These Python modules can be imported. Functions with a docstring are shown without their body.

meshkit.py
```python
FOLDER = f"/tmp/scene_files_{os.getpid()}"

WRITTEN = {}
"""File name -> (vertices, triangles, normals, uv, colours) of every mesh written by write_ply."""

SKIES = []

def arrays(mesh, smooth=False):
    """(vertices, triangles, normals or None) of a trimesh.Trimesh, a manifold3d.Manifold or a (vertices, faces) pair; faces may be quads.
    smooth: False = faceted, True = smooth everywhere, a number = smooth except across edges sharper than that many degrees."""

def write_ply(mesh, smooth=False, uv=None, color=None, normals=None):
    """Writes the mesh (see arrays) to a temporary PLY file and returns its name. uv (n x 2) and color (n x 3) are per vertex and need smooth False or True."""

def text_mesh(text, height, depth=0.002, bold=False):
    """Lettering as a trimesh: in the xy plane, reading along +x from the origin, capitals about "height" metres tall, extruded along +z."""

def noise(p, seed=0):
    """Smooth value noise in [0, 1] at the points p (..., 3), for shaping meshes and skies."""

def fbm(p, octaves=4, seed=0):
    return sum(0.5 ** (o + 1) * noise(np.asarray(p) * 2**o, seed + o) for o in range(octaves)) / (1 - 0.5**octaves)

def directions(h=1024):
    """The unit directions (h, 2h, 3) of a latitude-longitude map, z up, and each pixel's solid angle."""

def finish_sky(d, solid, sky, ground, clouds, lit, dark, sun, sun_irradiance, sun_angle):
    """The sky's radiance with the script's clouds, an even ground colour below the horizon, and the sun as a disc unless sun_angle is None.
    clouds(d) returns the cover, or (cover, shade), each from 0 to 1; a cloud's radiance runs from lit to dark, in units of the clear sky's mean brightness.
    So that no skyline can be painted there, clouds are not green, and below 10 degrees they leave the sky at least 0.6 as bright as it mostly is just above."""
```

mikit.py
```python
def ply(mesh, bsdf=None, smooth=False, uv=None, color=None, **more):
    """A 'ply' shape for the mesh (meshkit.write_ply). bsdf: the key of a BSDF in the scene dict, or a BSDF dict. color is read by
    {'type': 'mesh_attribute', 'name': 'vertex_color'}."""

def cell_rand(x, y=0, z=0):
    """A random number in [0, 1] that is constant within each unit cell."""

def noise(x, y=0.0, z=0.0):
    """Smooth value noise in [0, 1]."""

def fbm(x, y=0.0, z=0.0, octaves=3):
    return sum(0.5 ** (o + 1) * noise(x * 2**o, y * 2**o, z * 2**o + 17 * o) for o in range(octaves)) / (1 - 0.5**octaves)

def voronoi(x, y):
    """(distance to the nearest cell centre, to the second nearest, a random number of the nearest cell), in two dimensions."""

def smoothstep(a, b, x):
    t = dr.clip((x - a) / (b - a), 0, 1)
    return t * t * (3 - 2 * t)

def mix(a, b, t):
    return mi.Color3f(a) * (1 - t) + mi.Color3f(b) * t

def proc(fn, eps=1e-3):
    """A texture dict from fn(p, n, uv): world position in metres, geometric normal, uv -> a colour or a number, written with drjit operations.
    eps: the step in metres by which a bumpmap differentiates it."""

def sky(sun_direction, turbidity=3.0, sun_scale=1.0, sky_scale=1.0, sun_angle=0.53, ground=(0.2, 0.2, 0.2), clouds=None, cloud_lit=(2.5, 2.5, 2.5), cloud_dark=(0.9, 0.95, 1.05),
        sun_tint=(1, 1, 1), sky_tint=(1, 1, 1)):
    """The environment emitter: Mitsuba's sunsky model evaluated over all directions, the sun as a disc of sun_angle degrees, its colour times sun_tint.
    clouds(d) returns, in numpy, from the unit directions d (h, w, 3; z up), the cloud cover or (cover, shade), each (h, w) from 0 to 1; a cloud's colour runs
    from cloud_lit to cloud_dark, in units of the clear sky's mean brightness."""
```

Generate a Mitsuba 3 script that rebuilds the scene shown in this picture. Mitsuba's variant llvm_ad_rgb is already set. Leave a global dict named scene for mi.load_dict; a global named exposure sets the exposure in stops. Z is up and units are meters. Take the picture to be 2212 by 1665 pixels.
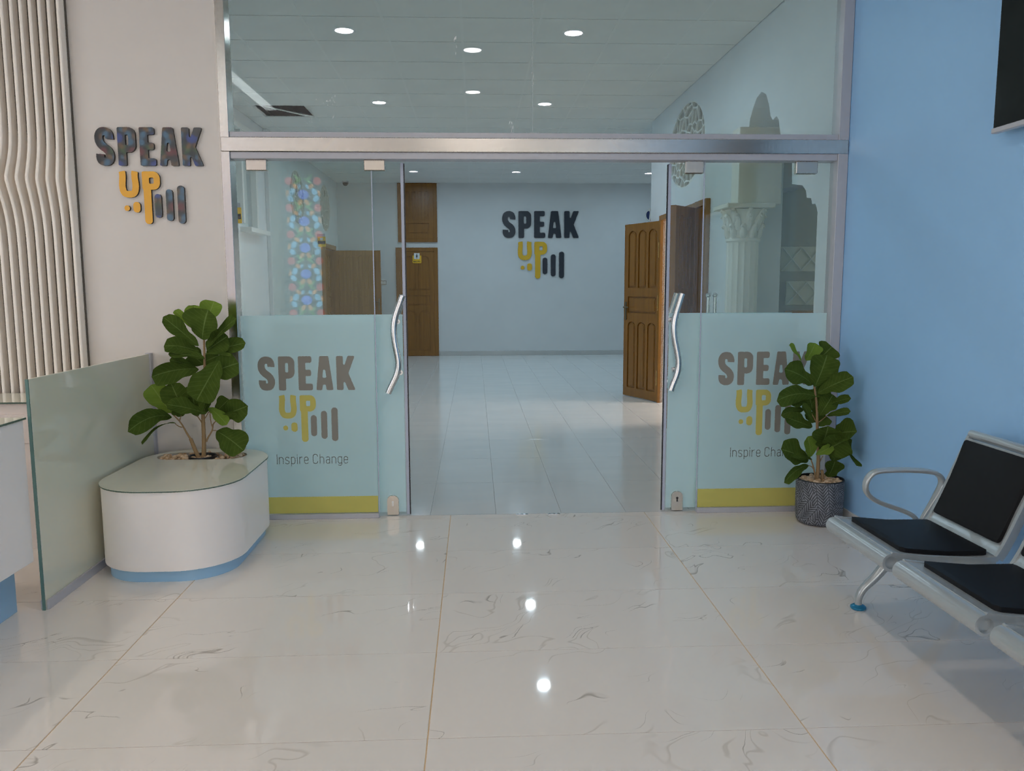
import math, random
import numpy as np, trimesh, mitsuba as mi, drjit as dr, mikit, meshkit
import shapely
from shapely.geometry import Polygon, LineString, Point, box as sbox, MultiPoint
from shapely import affinity, unary_union
from mikit import proc, noise, fbm, smoothstep, mix, cell_rand, voronoi
T = mi.ScalarTransform4f
rng = random.Random(7)
nrg = np.random.default_rng(7)
scene, labels = {}, {}

# ------------------------------------------------------------------ camera, lights, exposure
exposure = 0.0
LOBBY_L, HALL_L = 178.0, 176.0
LOBBY_C, HALL_C = (1.0, 0.90, 0.79), (0.70, 0.95, 1.13)
STRIP_L, STAIN_L, SIDE_L, LEFT_FILL_L, REAR_FILL_L = 3.5, 1.9, 17.0, 2.3, 3.5
F_ = np.array([0.0450393, 0.99137331, -0.12308706]); U_ = np.array([0.0088828, 0.12280979, 0.99239047])
CAM = np.array([0, 0, 1.4047])
scene['camera'] = {'type': 'perspective', 'fov': 2 * math.degrees(math.atan(1106 / 1751.67)), 'fov_axis': 'x', 'near_clip': 0.05, 'far_clip': 100.0,
                   'to_world': T().look_at(origin=CAM.tolist(), target=(CAM + F_).tolist(), up=U_.tolist())}
ZC = 3.384
LOBBY_LAMPS = [(0.0, 2.52), (0.0, 1.01), (0.0, -2.1), (-1.9, -2.1), (1.5, -2.1), (-3.3, -2.1), (-3.2, 2.52), (-3.2, 1.01)]  # first two follow their reflections in the transom; the rest are added fill lamps
HALL_LAMPS = [(-1.0, 6.68), (0.8, 6.68), (-1.02, 9.2), (0.79, 9.22), (-1.03, 11.7), (0.8, 11.7), (-1.05, 14.62), (0.75, 14.64), (3.14, 14.77), (3.14, 12.0)]


def light(c, k):
    return {'type': 'area', 'radiance': {'type': 'rgb', 'value': [float(x * k) for x in c]}}


# ------------------------------------------------------------------ materials
def rgb(*c):
    return {'type': 'rgb', 'value': [float(x) for x in c]}


def pri(name, col, rough=0.5, **kw):
    scene[name] = {'type': 'twosided', 'b': {'type': 'principled', 'base_color': col if isinstance(col, dict) else rgb(*col), 'roughness': rough, **kw}}


def marble(p, n, uv):
    i, j = dr.floor((p.x + 1.359) / 1.2), dr.floor((p.y - 2.386) / 0.6)
    a, b = cell_rand(i, j, 3) * 40, cell_rand(i, j, 5) * 40
    x, y = p.x + a, p.y + b
    wx, wy = fbm(x * 4, y * 4, 2.0, 3) - 0.5, fbm(x * 4 + 7, y * 4 + 3, 6.0, 3) - 0.5
    u, v = (x * 0.8 + y * 0.6) + 0.35 * wx, (y * 0.8 - x * 0.6) + 0.35 * wy
    ridge = dr.abs(noise(u * 1.7, v * 7.5, 1.0) + 0.5 * noise(u * 5, v * 21, 5.0) - 0.75)
    ridge2 = dr.abs(noise(u * 2.4 + 5, v * 11, 7.0) + 0.5 * noise(u * 8, v * 30, 2.0) - 0.75)
    g1 = smoothstep(0.54, 0.78, noise(x * 2.6, y * 5.0, 8.0))
    g2 = smoothstep(0.62, 0.80, noise(x * 4.1 + 4, y * 8.0, 3.0))
    c = mix((0.72, 0.655, 0.595), (0.69, 0.64, 0.59), fbm(x * 1.3, y * 1.5, 9.0, 2))
    c = mix(c, (0.50, 0.44, 0.375), 0.6 * g1 * (1 - smoothstep(0.0, 0.030, ridge)))
    return mix(c, (0.31, 0.265, 0.215), 0.75 * g2 * (1 - smoothstep(0.0, 0.022, ridge2)))


def halltile(p, n, uv):
    i, j = dr.floor((p.x - 0.12) / 0.405), dr.floor((p.y - 4.9) / 0.81)
    x, y = p.x + cell_rand(i, j, 2) * 30, p.y + cell_rand(i, j, 6) * 30
    w = fbm(x * 2.2, y * 7, 1.0, 4)
    c = mix((0.56, 0.565, 0.555), (0.51, 0.52, 0.515), w)
    return mix(c, (0.52, 0.535, 0.53), 0.55 * smoothstep(0.62, 0.72, w))


def woodfn(dark):
    def fn(p, n, uv):
        g = fbm((p.x + p.y) * 34, p.z * 1.7, (p.x - p.y) * 12, 4)
        r = noise((p.x + p.y) * 150, p.z * 5, 1.0)
        c = mix((0.30 * dark, 0.118 * dark, 0.014 * dark), (0.47 * dark, 0.210 * dark, 0.028 * dark), g)
        return mix(c, (0.20 * dark, 0.078 * dark, 0.012 * dark), 0.30 * r)
    return fn


def paintfn(c, s=0.03):
    def fn(p, n, uv):
        k = fbm(p.x * 3 + p.y * 1.1, p.y * 3, p.z * 3, 3)
        return mi.Color3f(*c) * (1 - s + 2 * s * k)
    return fn


def leafn(lo, hi, vein):
    def fn(p, n, uv):
        s, t = uv.x, uv.y
        a = dr.abs(s)
        mid = 1 - smoothstep(0.02, 0.06, a)
        q = (t - a * 0.22) * 9
        ln = 1 - smoothstep(0.05, 0.13, dr.abs(q - dr.floor(q) - 0.5))
        c = mix(lo, hi, fbm(p.x * 30, p.y * 30, p.z * 30, 3))
        return mix(c, vein, dr.maximum(mid * 0.5, ln * 0.13))
    return fn


def potfn(p, n, uv):
    # printed palm-leaf ornament: chevron strokes in cells of random direction
    x, y = mi.Float(uv.x * 0.85 * 8.5), mi.Float(uv.y * 0.28 * 8.5)
    f, s2, w = voronoi(x, y)
    ang = w * 6.283
    u, v = x * dr.cos(ang) + y * dr.sin(ang), y * dr.cos(ang) - x * dr.sin(ang)
    vv = v * 1.8
    a = dr.abs(vv - dr.round(vv))
    b = (u * 1.0 + 0.75 * a) * 6.0
    m = b - dr.floor(b)
    k = smoothstep(0.22 + 0.9 * a, 0.30 + 0.9 * a, m) * (1 - smoothstep(0.88, 0.95, m)) * smoothstep(0.02, 0.05, a)
    return mix((0.050, 0.054, 0.064), (0.27, 0.28, 0.31), k * (0.45 + 0.55 * noise(x * 3, y * 3, 4.0)))


def pebfn(p, n, uv):
    r = cell_rand(dr.floor(p.x * 55), dr.floor(p.y * 55), 2)
    return mix((0.40, 0.24, 0.12), (0.72, 0.56, 0.40), r)


pri('m_marble', proc(marble), 0.045, specular=0.55)
pri('m_halltile', proc(halltile), 0.12, specular=0.5)
pri('m_grout', (0.56, 0.40, 0.24), 0.8)
pri('m_grout_cool', (0.34, 0.34, 0.33), 0.8)
pri('m_wall', proc(paintfn((0.655, 0.605, 0.56))), 0.55)
pri('m_wallhall', proc(paintfn((0.70, 0.725, 0.735))), 0.5)
pri('m_blue', proc(paintfn((0.275, 0.50, 0.775), 0.025)), 0.45)
pri('m_ceil', proc(paintfn((0.70, 0.70, 0.68), 0.04)), 0.8)
pri('m_tbar', (0.72, 0.72, 0.70), 0.6)
pri('m_slab', (0.10, 0.095, 0.09), 0.9)
pri('m_basestone', proc(halltile), 0.3)
pri('m_wood', proc(woodfn(0.70)), 0.32)
pri('m_brass', (0.72, 0.50, 0.20), 0.3, metallic=1.0)
pri('m_bronze', (0.20, 0.15, 0.09), 0.35, metallic=0.9)
scene['m_steel'] = {'type': 'twosided', 'b': {'type': 'roughconductor', 'material': 'none', 'specular_reflectance': rgb(0.66, 0.63, 0.60), 'alpha': 0.06}}
scene['m_chrome'] = {'type': 'twosided', 'b': {'type': 'roughconductor', 'material': 'none', 'specular_reflectance': rgb(0.72, 0.71, 0.70), 'alpha': 0.09}}
pri('m_anod', (0.44, 0.44, 0.475), 0.38, metallic=0.2)
scene['m_fitting'] = {'type': 'twosided', 'b': {'type': 'roughconductor', 'material': 'none', 'specular_reflectance': rgb(0.62, 0.57, 0.51), 'alpha': 0.12}}
scene['m_glass'] = {'type': 'thindielectric', 'int_ior': 1.5, 'specular_transmittance': rgb(0.84, 0.91, 0.885)}
scene['m_glassclear'] = {'type': 'thindielectric', 'int_ior': 1.5, 'specular_transmittance': rgb(0.92, 0.95, 0.94)}
pri('m_glassedge', (0.09, 0.17, 0.155), 0.15)
pri('m_dooredge', (0.42, 0.45, 0.55), 0.2)
scene['m_film'] = {'type': 'principledthin', 'base_color': rgb(0.61, 0.785, 0.81), 'roughness': 0.55, 'diff_trans': 0.75, 'spec_trans': 0.0}
scene['m_filmyellow'] = {'type': 'principledthin', 'base_color': rgb(0.66, 0.59, 0.175), 'roughness': 0.55, 'diff_trans': 0.5, 'spec_trans': 0.0}
scene['m_filmgrey'] = {'type': 'principledthin', 'base_color': rgb(0.30, 0.285, 0.25), 'roughness': 0.55, 'diff_trans': 0.4, 'spec_trans': 0.0}
pri('m_filmdark', (0.10, 0.12, 0.11), 0.6)
pri('m_screen', proc(paintfn((0.61, 0.605, 0.49), 0.03)), 0.05, specular=0.6, clearcoat=0.6, clearcoat_gloss=0.97)
pri('m_white', (0.79, 0.745, 0.72), 0.34)
pri('m_topglass', (0.55, 0.54, 0.455), 0.03, specular=0.9, clearcoat=1.0, clearcoat_gloss=0.98)
pri('m_greenedge', (0.075, 0.115, 0.095), 0.15)
pri('m_plinth', (0.27, 0.455, 0.63), 0.28)
pri('m_slat', (0.86, 0.80, 0.725), 0.5)
pri('m_slatback', (0.10, 0.09, 0.075), 0.8)
pri('m_cabinet', (0.66, 0.585, 0.545), 0.4)
pri('m_black', (0.012, 0.012, 0.014), 0.42)
pri('m_leather', (0.006, 0.006, 0.0075), 0.50, specular=0.22)
pri('m_tvscreen', (0.003, 0.004, 0.004), 0.14, specular=0.25)
pri('m_signdark', (0.055, 0.057, 0.060), 0.025, specular=0.85)
pri('m_signcool', (0.020, 0.030, 0.045), 0.28)
pri('m_signside', (0.012, 0.012, 0.012), 0.5)
pri('m_orange', (0.80, 0.40, 0.035), 0.28)
pri('m_yellow', (0.78, 0.47, 0.02), 0.35)
pri('m_paper', (0.75, 0.77, 0.78), 0.6)
pri('m_bench', (0.43, 0.465, 0.48), 0.25, metallic=0.5)
pri('m_footblue', (0.02, 0.20, 0.36), 0.2, metallic=0.4)
pri('m_bark', (0.27, 0.175, 0.085), 0.75)
pri('m_pot', proc(potfn), 0.6)
pri('m_pebble', proc(pebfn), 0.6)
pri('m_stone', (0.74, 0.72, 0.66), 0.6)
pri('m_plaster', (0.72, 0.735, 0.72), 0.6)
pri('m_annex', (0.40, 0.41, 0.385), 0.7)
pri('m_lattice', (0.74, 0.735, 0.68), 0.5)
pri('m_paneA', (0.24, 0.21, 0.165), 0.2)
pri('m_paneB', (0.17, 0.155, 0.125), 0.2)
pri('m_paneC', (0.33, 0.30, 0.25), 0.2)
pri('m_paneD', (0.42, 0.38, 0.32), 0.3)
pri('m_paneR', (0.30, 0.02, 0.03), 0.2)
pri('m_paneBl', (0.03, 0.05, 0.16), 0.2)
pri('m_paneO', (0.42, 0.20, 0.06), 0.2)
pri('m_paneG', (0.16, 0.22, 0.10), 0.2)
pri('m_lead', (0.12, 0.12, 0.11), 0.5)
pri('m_daypane', (0.60, 0.66, 0.66), 0.3)
pri('m_rear', proc(paintfn((0.62, 0.56, 0.49), 0.05)), 0.6)
pri('m_joint', (0.42, 0.46, 0.45), 0.4)
pri('m_rim', (0.78, 0.78, 0.78), 0.4)
for nme, lo, hi, vein, tr in (('palegreen', (0.150, 0.245, 0.035), (0.215, 0.320, 0.055), (0.32, 0.42, 0.14), 0.7), ('deepgreen', (0.044, 0.076, 0.014), (0.080, 0.124, 0.023), (0.19, 0.26, 0.09), 0.35)):  # two leaf greens: one paler and more translucent, one deeper
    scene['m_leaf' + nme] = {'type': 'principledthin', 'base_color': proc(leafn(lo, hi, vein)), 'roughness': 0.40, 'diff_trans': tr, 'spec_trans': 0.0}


# ------------------------------------------------------------------ helpers
def numbered(name):
    if name not in scene and name not in labels and not any(k.startswith(name + '__') for k in scene):
        return name
    n = 1
    while f'{name}_{n:03d}' in scene or f'{name}_{n:03d}' in labels:
        n += 1
    return f'{name}_{n:03d}'


counts = {}


def part(parent, name, mesh, bsdf=None, smooth=False, label=None, kind=None, **kw):
    k = f'{parent}__{name}'
    c = counts.get(k, 0)
    counts[k] = c + 1
    if c:
        k = f'{k}_{c:03d}'
    scene[k] = mikit.ply(mesh, bsdf, smooth=smooth, **kw) if not isinstance(mesh, dict) else mesh
    d = {}
    if label: d['label'] = label
    if kind: d['kind'] = kind
    if d: labels[k] = d
    return k


def thing(name, label, cat, group=None):
    k = numbered(name)
    labels[k] = {'label': label, 'category': cat}
    if group: labels[k]['group'] = group
    return k


def struct(name, label=None, mesh=None, bsdf=None, smooth=False):
    labels[name] = {'kind': 'structure', **({'label': label} if label else {})}
    if mesh is not None: scene[name] = mikit.ply(mesh, bsdf, smooth=smooth)
    return name


def cat(*m):
    return trimesh.util.concatenate([x for x in m])


def box(x0, x1, y0, y1, z0, z1, c=0.0):
    lo, hi = np.array([min(x0, x1), min(y0, y1), min(z0, z1)]), np.array([max(x0, x1), max(y0, y1), max(z0, z1)])
    if c <= 0:
        b = trimesh.creation.box(hi - lo)
        b.apply_translation((lo + hi) / 2)
        return b
    pts = []
    for sx in (0, 1):
        for sy in (0, 1):
            for sz in (0, 1):
                p = np.where([sx, sy, sz], hi, lo).astype(float)
                q = np.where([sx, sy, sz], -1, 1)
                for a in range(3):
                    r = p + q * c
                    r[a] = p[a]
                    pts.append(r)
    return trimesh.convex.convex_hull(np.array(pts))


def ext(poly, depth):
    gs = [g for g in getattr(poly, 'geoms', [poly]) if g.area > 1e-9]
    return cat(*[trimesh.creation.extrude_polygon(g, depth, engine='earcut') for g in gs])


def face_y(m, y):
    """local x, y, extrusion -> world x, z, towards the viewer (-y) from the plane y."""
    v = m.vertices
    return trimesh.Trimesh(np.stack([v[:, 0], y - v[:, 2], v[:, 1]], 1), m.faces, process=False)


def face_x(m, x, s=1):
    """local x, y, extrusion -> world y, z, x + s * extrusion."""
    v = m.vertices
    return trimesh.Trimesh(np.stack([x + s * v[:, 2], v[:, 0], v[:, 1]], 1), m.faces[:, ::-1] if s < 0 else m.faces, process=False)


def quad_y(x0, x1, y, z0, z1):
    return trimesh.Trimesh([[x0, y, z0], [x1, y, z0], [x1, y, z1], [x0, y, z1]], [[0, 1, 2], [0, 2, 3]], process=False)


def quad_x(x, y0, y1, z0, z1):
    return trimesh.Trimesh([[x, y0, z0], [x, y1, z0], [x, y1, z1], [x, y0, z1]], [[0, 1, 2], [0, 2, 3]], process=False)


def cyl(p0, p1, r, n=20, r1=None):
    return tube([p0, p1], [r, r if r1 is None else r1], n)


def tube(pts, rad, n=12, caps=True):
    P = np.asarray(pts, float)
    R = np.broadcast_to(rad, len(P))
    tg = np.gradient(P, axis=0)
    tg /= np.linalg.norm(tg, axis=1, keepdims=True)
    up = np.array([0, 0, 1.0]) if abs(tg[0][2]) < 0.9 else np.array([1.0, 0, 0])
    a = np.cross(tg[0], up); a /= np.linalg.norm(a)
    V = []
    for i in range(len(P)):
        a = a - tg[i] * (a @ tg[i]); a /= np.linalg.norm(a)
        b = np.cross(tg[i], a)
        th = np.linspace(0, 2 * np.pi, n, endpoint=False)
        V.append(P[i] + R[i] * (np.cos(th)[:, None] * a + np.sin(th)[:, None] * b))
    V = np.vstack(V); F = []
    for i in range(len(P) - 1):
        for j in range(n):
            k = (j + 1) % n
            F += [[i * n + j, i * n + k, (i + 1) * n + k], [i * n + j, (i + 1) * n + k, (i + 1) * n + j]]
    if caps:
        c0, c1 = len(V), len(V) + 1
        V = np.vstack([V, P[:1], P[-1:]])
        for j in range(n):
            k = (j + 1) % n
            F += [[c0, k, j], [c1, (len(P) - 1) * n + j, (len(P) - 1) * n + k]]
    return trimesh.Trimesh(V, F, process=False)


def spline(pts, n=40):
    from scipy.interpolate import CubicSpline
    P = np.asarray(pts, float)
    t = np.r_[0, np.cumsum(np.linalg.norm(np.diff(P, axis=0), axis=1))]
    return CubicSpline(t, P)(np.linspace(0, t[-1], n))


def lathe(prof, cx, cy, n=40):
    prof = np.asarray(prof, float)
    th = np.linspace(0, 2 * np.pi, n + 1)
    V = np.array([[cx + r * math.cos(a), cy + r * math.sin(a), z] for a in th for r, z in prof])
    UV = np.array([[a / (2 * np.pi), k / (len(prof) - 1)] for a in th for k in range(len(prof))])
    m = len(prof); F = []
    for i in range(n):
        for j in range(m - 1):
            F += [[i * m + j, (i + 1) * m + j, (i + 1) * m + j + 1], [i * m + j, (i + 1) * m + j + 1, i * m + j + 1]]
    return trimesh.Trimesh(V, F, process=False), UV


def rrect(x0, x1, y0, y1, r):
    return sbox(x0 + r, y0 + r, x1 - r, y1 - r).buffer(r, quad_segs=12)


def rot_z(m, a, o):
    m = m.copy(); c, s = math.cos(a), math.sin(a)
    v = m.vertices - np.array([o[0], o[1], 0])
    m.vertices = np.stack([c * v[:, 0] - s * v[:, 1] + o[0], s * v[:, 0] + c * v[:, 1] + o[1], v[:, 2]], 1)
    return m


# ------------------------------------------------------------------ setting: lobby floor
FX0, FY0 = -1.359, 2.386
fl = struct('floor', 'polished beige marble tile floor of the lobby', box(-6.1, 2.3, -3.7, 4.87, -0.08, -0.0025), 'm_grout')
for j in range(-11, 5):
    y0, y1 = FY0 + 0.6 * j, min(FY0 + 0.6 * (j + 1), 4.87)
    if y1 < -3.65: continue
    y0 = max(y0, -3.65)
    for i in range(-4, 3):
        x0, x1 = FX0 + 1.2 * i, FX0 + 1.2 * (i + 1)
        part(fl, 'tile', box(x0 + 0.0022, min(x1, 2.24) - 0.0022, y0 + 0.0011, y1 - 0.0011, -0.012, 0, 0.0008), 'm_marble')
# hall floor
fh = struct('floor_hall', 'pale grey stone tile floor of the hall beyond the glass', box(-2.8, 5.6, 4.87, 16.4, -0.08, -0.0025), 'm_grout_cool')
rest = []
for j in range(15):
    y0, y1 = 4.872 + 0.81 * j, 4.872 + 0.81 * (j + 1)
    for i in range(-7, 14):
        x0 = 0.12 + 0.405 * i
        m = box(x0 + 0.0014, x0 + 0.405 - 0.0014, y0 + 0.0012, min(y1, 16.35) - 0.0012, -0.012, 0, 0.0008)
        if j < 7 and -4 <= i <= 5: part(fh, 'tile', m, 'm_halltile')
        else: rest.append(m)
part(fh, 'far_tiles', cat(*rest), 'm_halltile', kind='stuff')

# walls of the lobby
GY = 4.848
struct('wall_front', 'warm white painted wall left of the glass partition', cat(box(-3.7, -1.43, 4.80, 4.98, 0, ZC), box(-6.1, -3.7, 4.80, 4.98, 0, 4.6)), 'm_wall')
struct('wall_right', 'sky blue painted wall behind the bench', box(2.2, 2.34, -3.7, 4.87, 0, ZC), 'm_blue')
lwall = sbox(-3.7, 0, 4.9, 4.6).difference(sbox(-2.6, 0.9, 2.6, 2.9))
struct('wall_left', 'warm white wall at the far left of the lobby', face_x(ext(lwall, 0.2), -6.0, -1), 'm_wall')
struct('window_10', 'wide glowing window panel added as fill light in the far left lobby wall, outside the frame')  # invented window, glows only to fill the lobby softly from the left
part('window_10', 'pane', {**mikit.ply(trimesh.Trimesh([[-6.1, -2.6, 0.9], [-6.1, 2.6, 0.9], [-6.1, 2.6, 2.9], [-6.1, -2.6, 2.9]], [[0, 1, 2], [0, 2, 3]], process=False), 'm_daypane'), 'emitter': light((0.93, 0.98, 1.06), LEFT_FILL_L)})
part('window_10', 'frame', cat(*[box(-6.09, -6.02, y - 0.03, y + 0.03, 0.9, 2.9) for y in (-2.57, -1.3, 0, 1.3, 2.57)]), 'm_rim')
rear = sbox(-3.7, 0, 2.3, ZC).union(sbox(-6.1, 0, -3.7, 4.6)).difference(sbox(-3.05, 0.55, -2.40, 3.32)).difference(sbox(-5.85, 0.55, -4.05, 4.45)).difference(sbox(-0.3, -0.01, 1.6, 2.25))
struct('wall_rear', 'beige wall behind the viewer', face_y(ext(rear, 0.15), -3.6), 'm_rear')
struct('ceiling', 'white plaster lobby ceiling', cat(box(-3.7, 2.3, -3.75, 4.86, ZC, ZC + 0.1), box(-6.1, -3.7, -3.75, 4.9, 4.6, 4.7), box(-3.7, -3.62, -3.75, 4.80, ZC + 0.1, 4.6)), 'm_ceil')
struct('baseboard_right', 'low stone baseboard along the blue wall', box(2.188, 2.2, -3.6, 4.79, 0, 0.075, 0.002), 'm_basestone')

struct('fill_door_5', 'glowing door panels added behind the viewer as frontal fill light')  # added glow behind the viewer, frontal fill for planter and bench
part('fill_door_5', 'pane', {**mikit.ply(trimesh.Trimesh([[-0.25, -3.7, 0.08], [1.55, -3.7, 0.08], [1.55, -3.7, 2.2], [-0.25, -3.7, 2.2]], [[0, 2, 1], [0, 3, 2]], process=False), 'm_daypane'), 'emitter': light((1.0, 0.94, 0.88), REAR_FILL_L)})
part('fill_door_5', 'frame', cat(*[box(x, x + 0.06, -3.69, -3.62, 0, 2.25) for x in (-0.3, 0.62, 1.54)], box(-0.24, 1.54, -3.69, -3.62, 0, 0.08), box(-0.24, 1.54, -3.69, -3.62, 2.19, 2.25)), 'm_anod')
# walls of the hall
struct('wall_hall_left', 'pale wall on the left of the hall', None)
lw = sbox(4.98, 0, 16.4, 3.66).difference(sbox(9.1, 2.1, 10.2, 3.2)).difference(sbox(14.55, 0, 15.55, 2.06))
for cy, cz, a, b in ((12.68, 2.73, 0.5, 0.4), (15.0, 2.78, 0.5, 0.41)):
    lw = lw.difference(affinity.scale(Point(cy, cz).buffer(1, quad_segs=16), a, b))
part('wall_hall_left', 'wall_body', face_x(ext(lw, 0.15), -2.67, -1), 'm_wallhall')
part('wall_hall_left', 'pilaster', box(-2.67, -2.62, 10.75, 11.75, 0, ZC, 0.004), 'm_wallhall')
struct('wall_hall_back', 'pale blue white back wall of the hall', box(-2.8, 5.6, 16.27, 16.42, 0, 3.66), 'm_wallhall')
struct('baseboard_back', 'grey marble baseboard along the back wall', box(-0.70, 5.5, 16.252, 16.27, 0, 0.09, 0.003), 'm_basestone')
struct('wall_hall_far_right', 'wall at the right end of the hall', box(5.5, 5.65, 10.1, 16.4, 0, 3.66), 'm_wallhall')
struct('wall_hall_wing', 'wall where the hall widens to the right', box(2.5, 5.6, 10.1, 10.2, 0, 3.66), 'm_wallhall')
ARCH = Polygon([(6.60, -0.01), (6.60, 2.55), (6.57, 2.70), (6.50, 2.78), (6.42, 2.84), (6.32, 2.86), (6.22, 2.82), (6.15, 2.73), (6.11, 2.64), (6.06, 2.60), (5.99, 2.615), (5.94, 2.58), (5.91, 2.50), (5.87, 2.42),
                (5.78, 2.33), (5.66, 2.24), (5.645, 2.09), (5.46, 2.06), (5.40, 2.02), (5.38, 1.97), (5.31, 1.96), (5.29, 1.92), (5.24, 1.92), (5.215, 1.89), (5.2, 1.86), (5.2, -0.01)])
rw = sbox(4.87, 0, 10.2, 3.66).difference(ARCH).difference(sbox(8.07, -0.01, 9.5, 2.16)).difference(affinity.scale(Point(8.56, 2.83).buffer(1, quad_segs=20), 0.70, 0.42))
struct('wall_hall_right', 'pale wall on the right of the hall with a lobed arch opening', face_x(ext(rw, 0.30), 2.2, 1), 'm_wallhall')
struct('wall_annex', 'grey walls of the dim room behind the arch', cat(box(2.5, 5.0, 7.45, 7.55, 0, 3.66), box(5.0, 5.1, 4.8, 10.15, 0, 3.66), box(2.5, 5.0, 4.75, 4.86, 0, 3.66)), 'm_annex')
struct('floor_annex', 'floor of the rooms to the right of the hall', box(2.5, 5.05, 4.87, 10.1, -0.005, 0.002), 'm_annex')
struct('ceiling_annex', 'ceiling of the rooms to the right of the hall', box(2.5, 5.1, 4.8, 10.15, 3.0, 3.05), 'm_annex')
# hall ceiling: slab above, grid of bars, panels one by one
ch = struct('ceiling_hall', 'suspended ceiling of square panels in the hall', box(-2.82, 5.65, 4.86, 16.42, 3.66, 3.76), 'm_slab')
xs = [-0.08 + 0.595 * k for k in range(-5, 11)]
for x in xs:
    y0 = 4.90 if x < 2.2 else 10.22
    part(ch, 'grid_bar', box(x - 0.010, x + 0.010, y0, 16.27, ZC - 0.001, ZC + 0.03), 'm_tbar')
far = []
for k in range(0, 20):
    y0, y1 = 4.52 + 0.612 * k, 4.52 + 0.612 * (k + 1)
    y0, y1 = max(y0, 4.90), min(y1, 16.27)
    for i in range(-5, 10):
        x0, x1 = max(xs[i + 5], -2.67), min(xs[i + 6], 5.5)
        if x0 >= 2.2 and y1 < 10.2: continue
        if y1 < 10.25: x1 = min(x1, 2.2)
        g = 0.0055
        if i == -4 and k == 8:
            m = box(x0 + g, x1 - g, 0, y1 - y0 - 2 * g, -0.014, 0, 0.002)      # the slipped panel hangs at one corner
            v = m.vertices.copy(); v[:, 2] += -0.16 * (v[:, 0] - x1) / (x0 - x1) * -1 * 0 - 0.11 * (1 - v[:, 1] / (y1 - y0)) + 0.13 * (x1 - v[:, 0]) / (x1 - x0)
            m.vertices = v + [0, y0 + g, ZC + 0.015]
            part(ch, 'panel', m, 'm_ceil', label='slipped ceiling panel tilted in its open cell')
            continue
        m = box(x0 + g, x1 - g, y0 + g, y1 - g, ZC, ZC + 0.014, 0.0025)
        if i <= 3: part(ch, 'panel', m, 'm_ceil')
        else: far.append(m)
part(ch, 'far_panels', cat(*far), 'm_ceil', kind='stuff')

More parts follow.
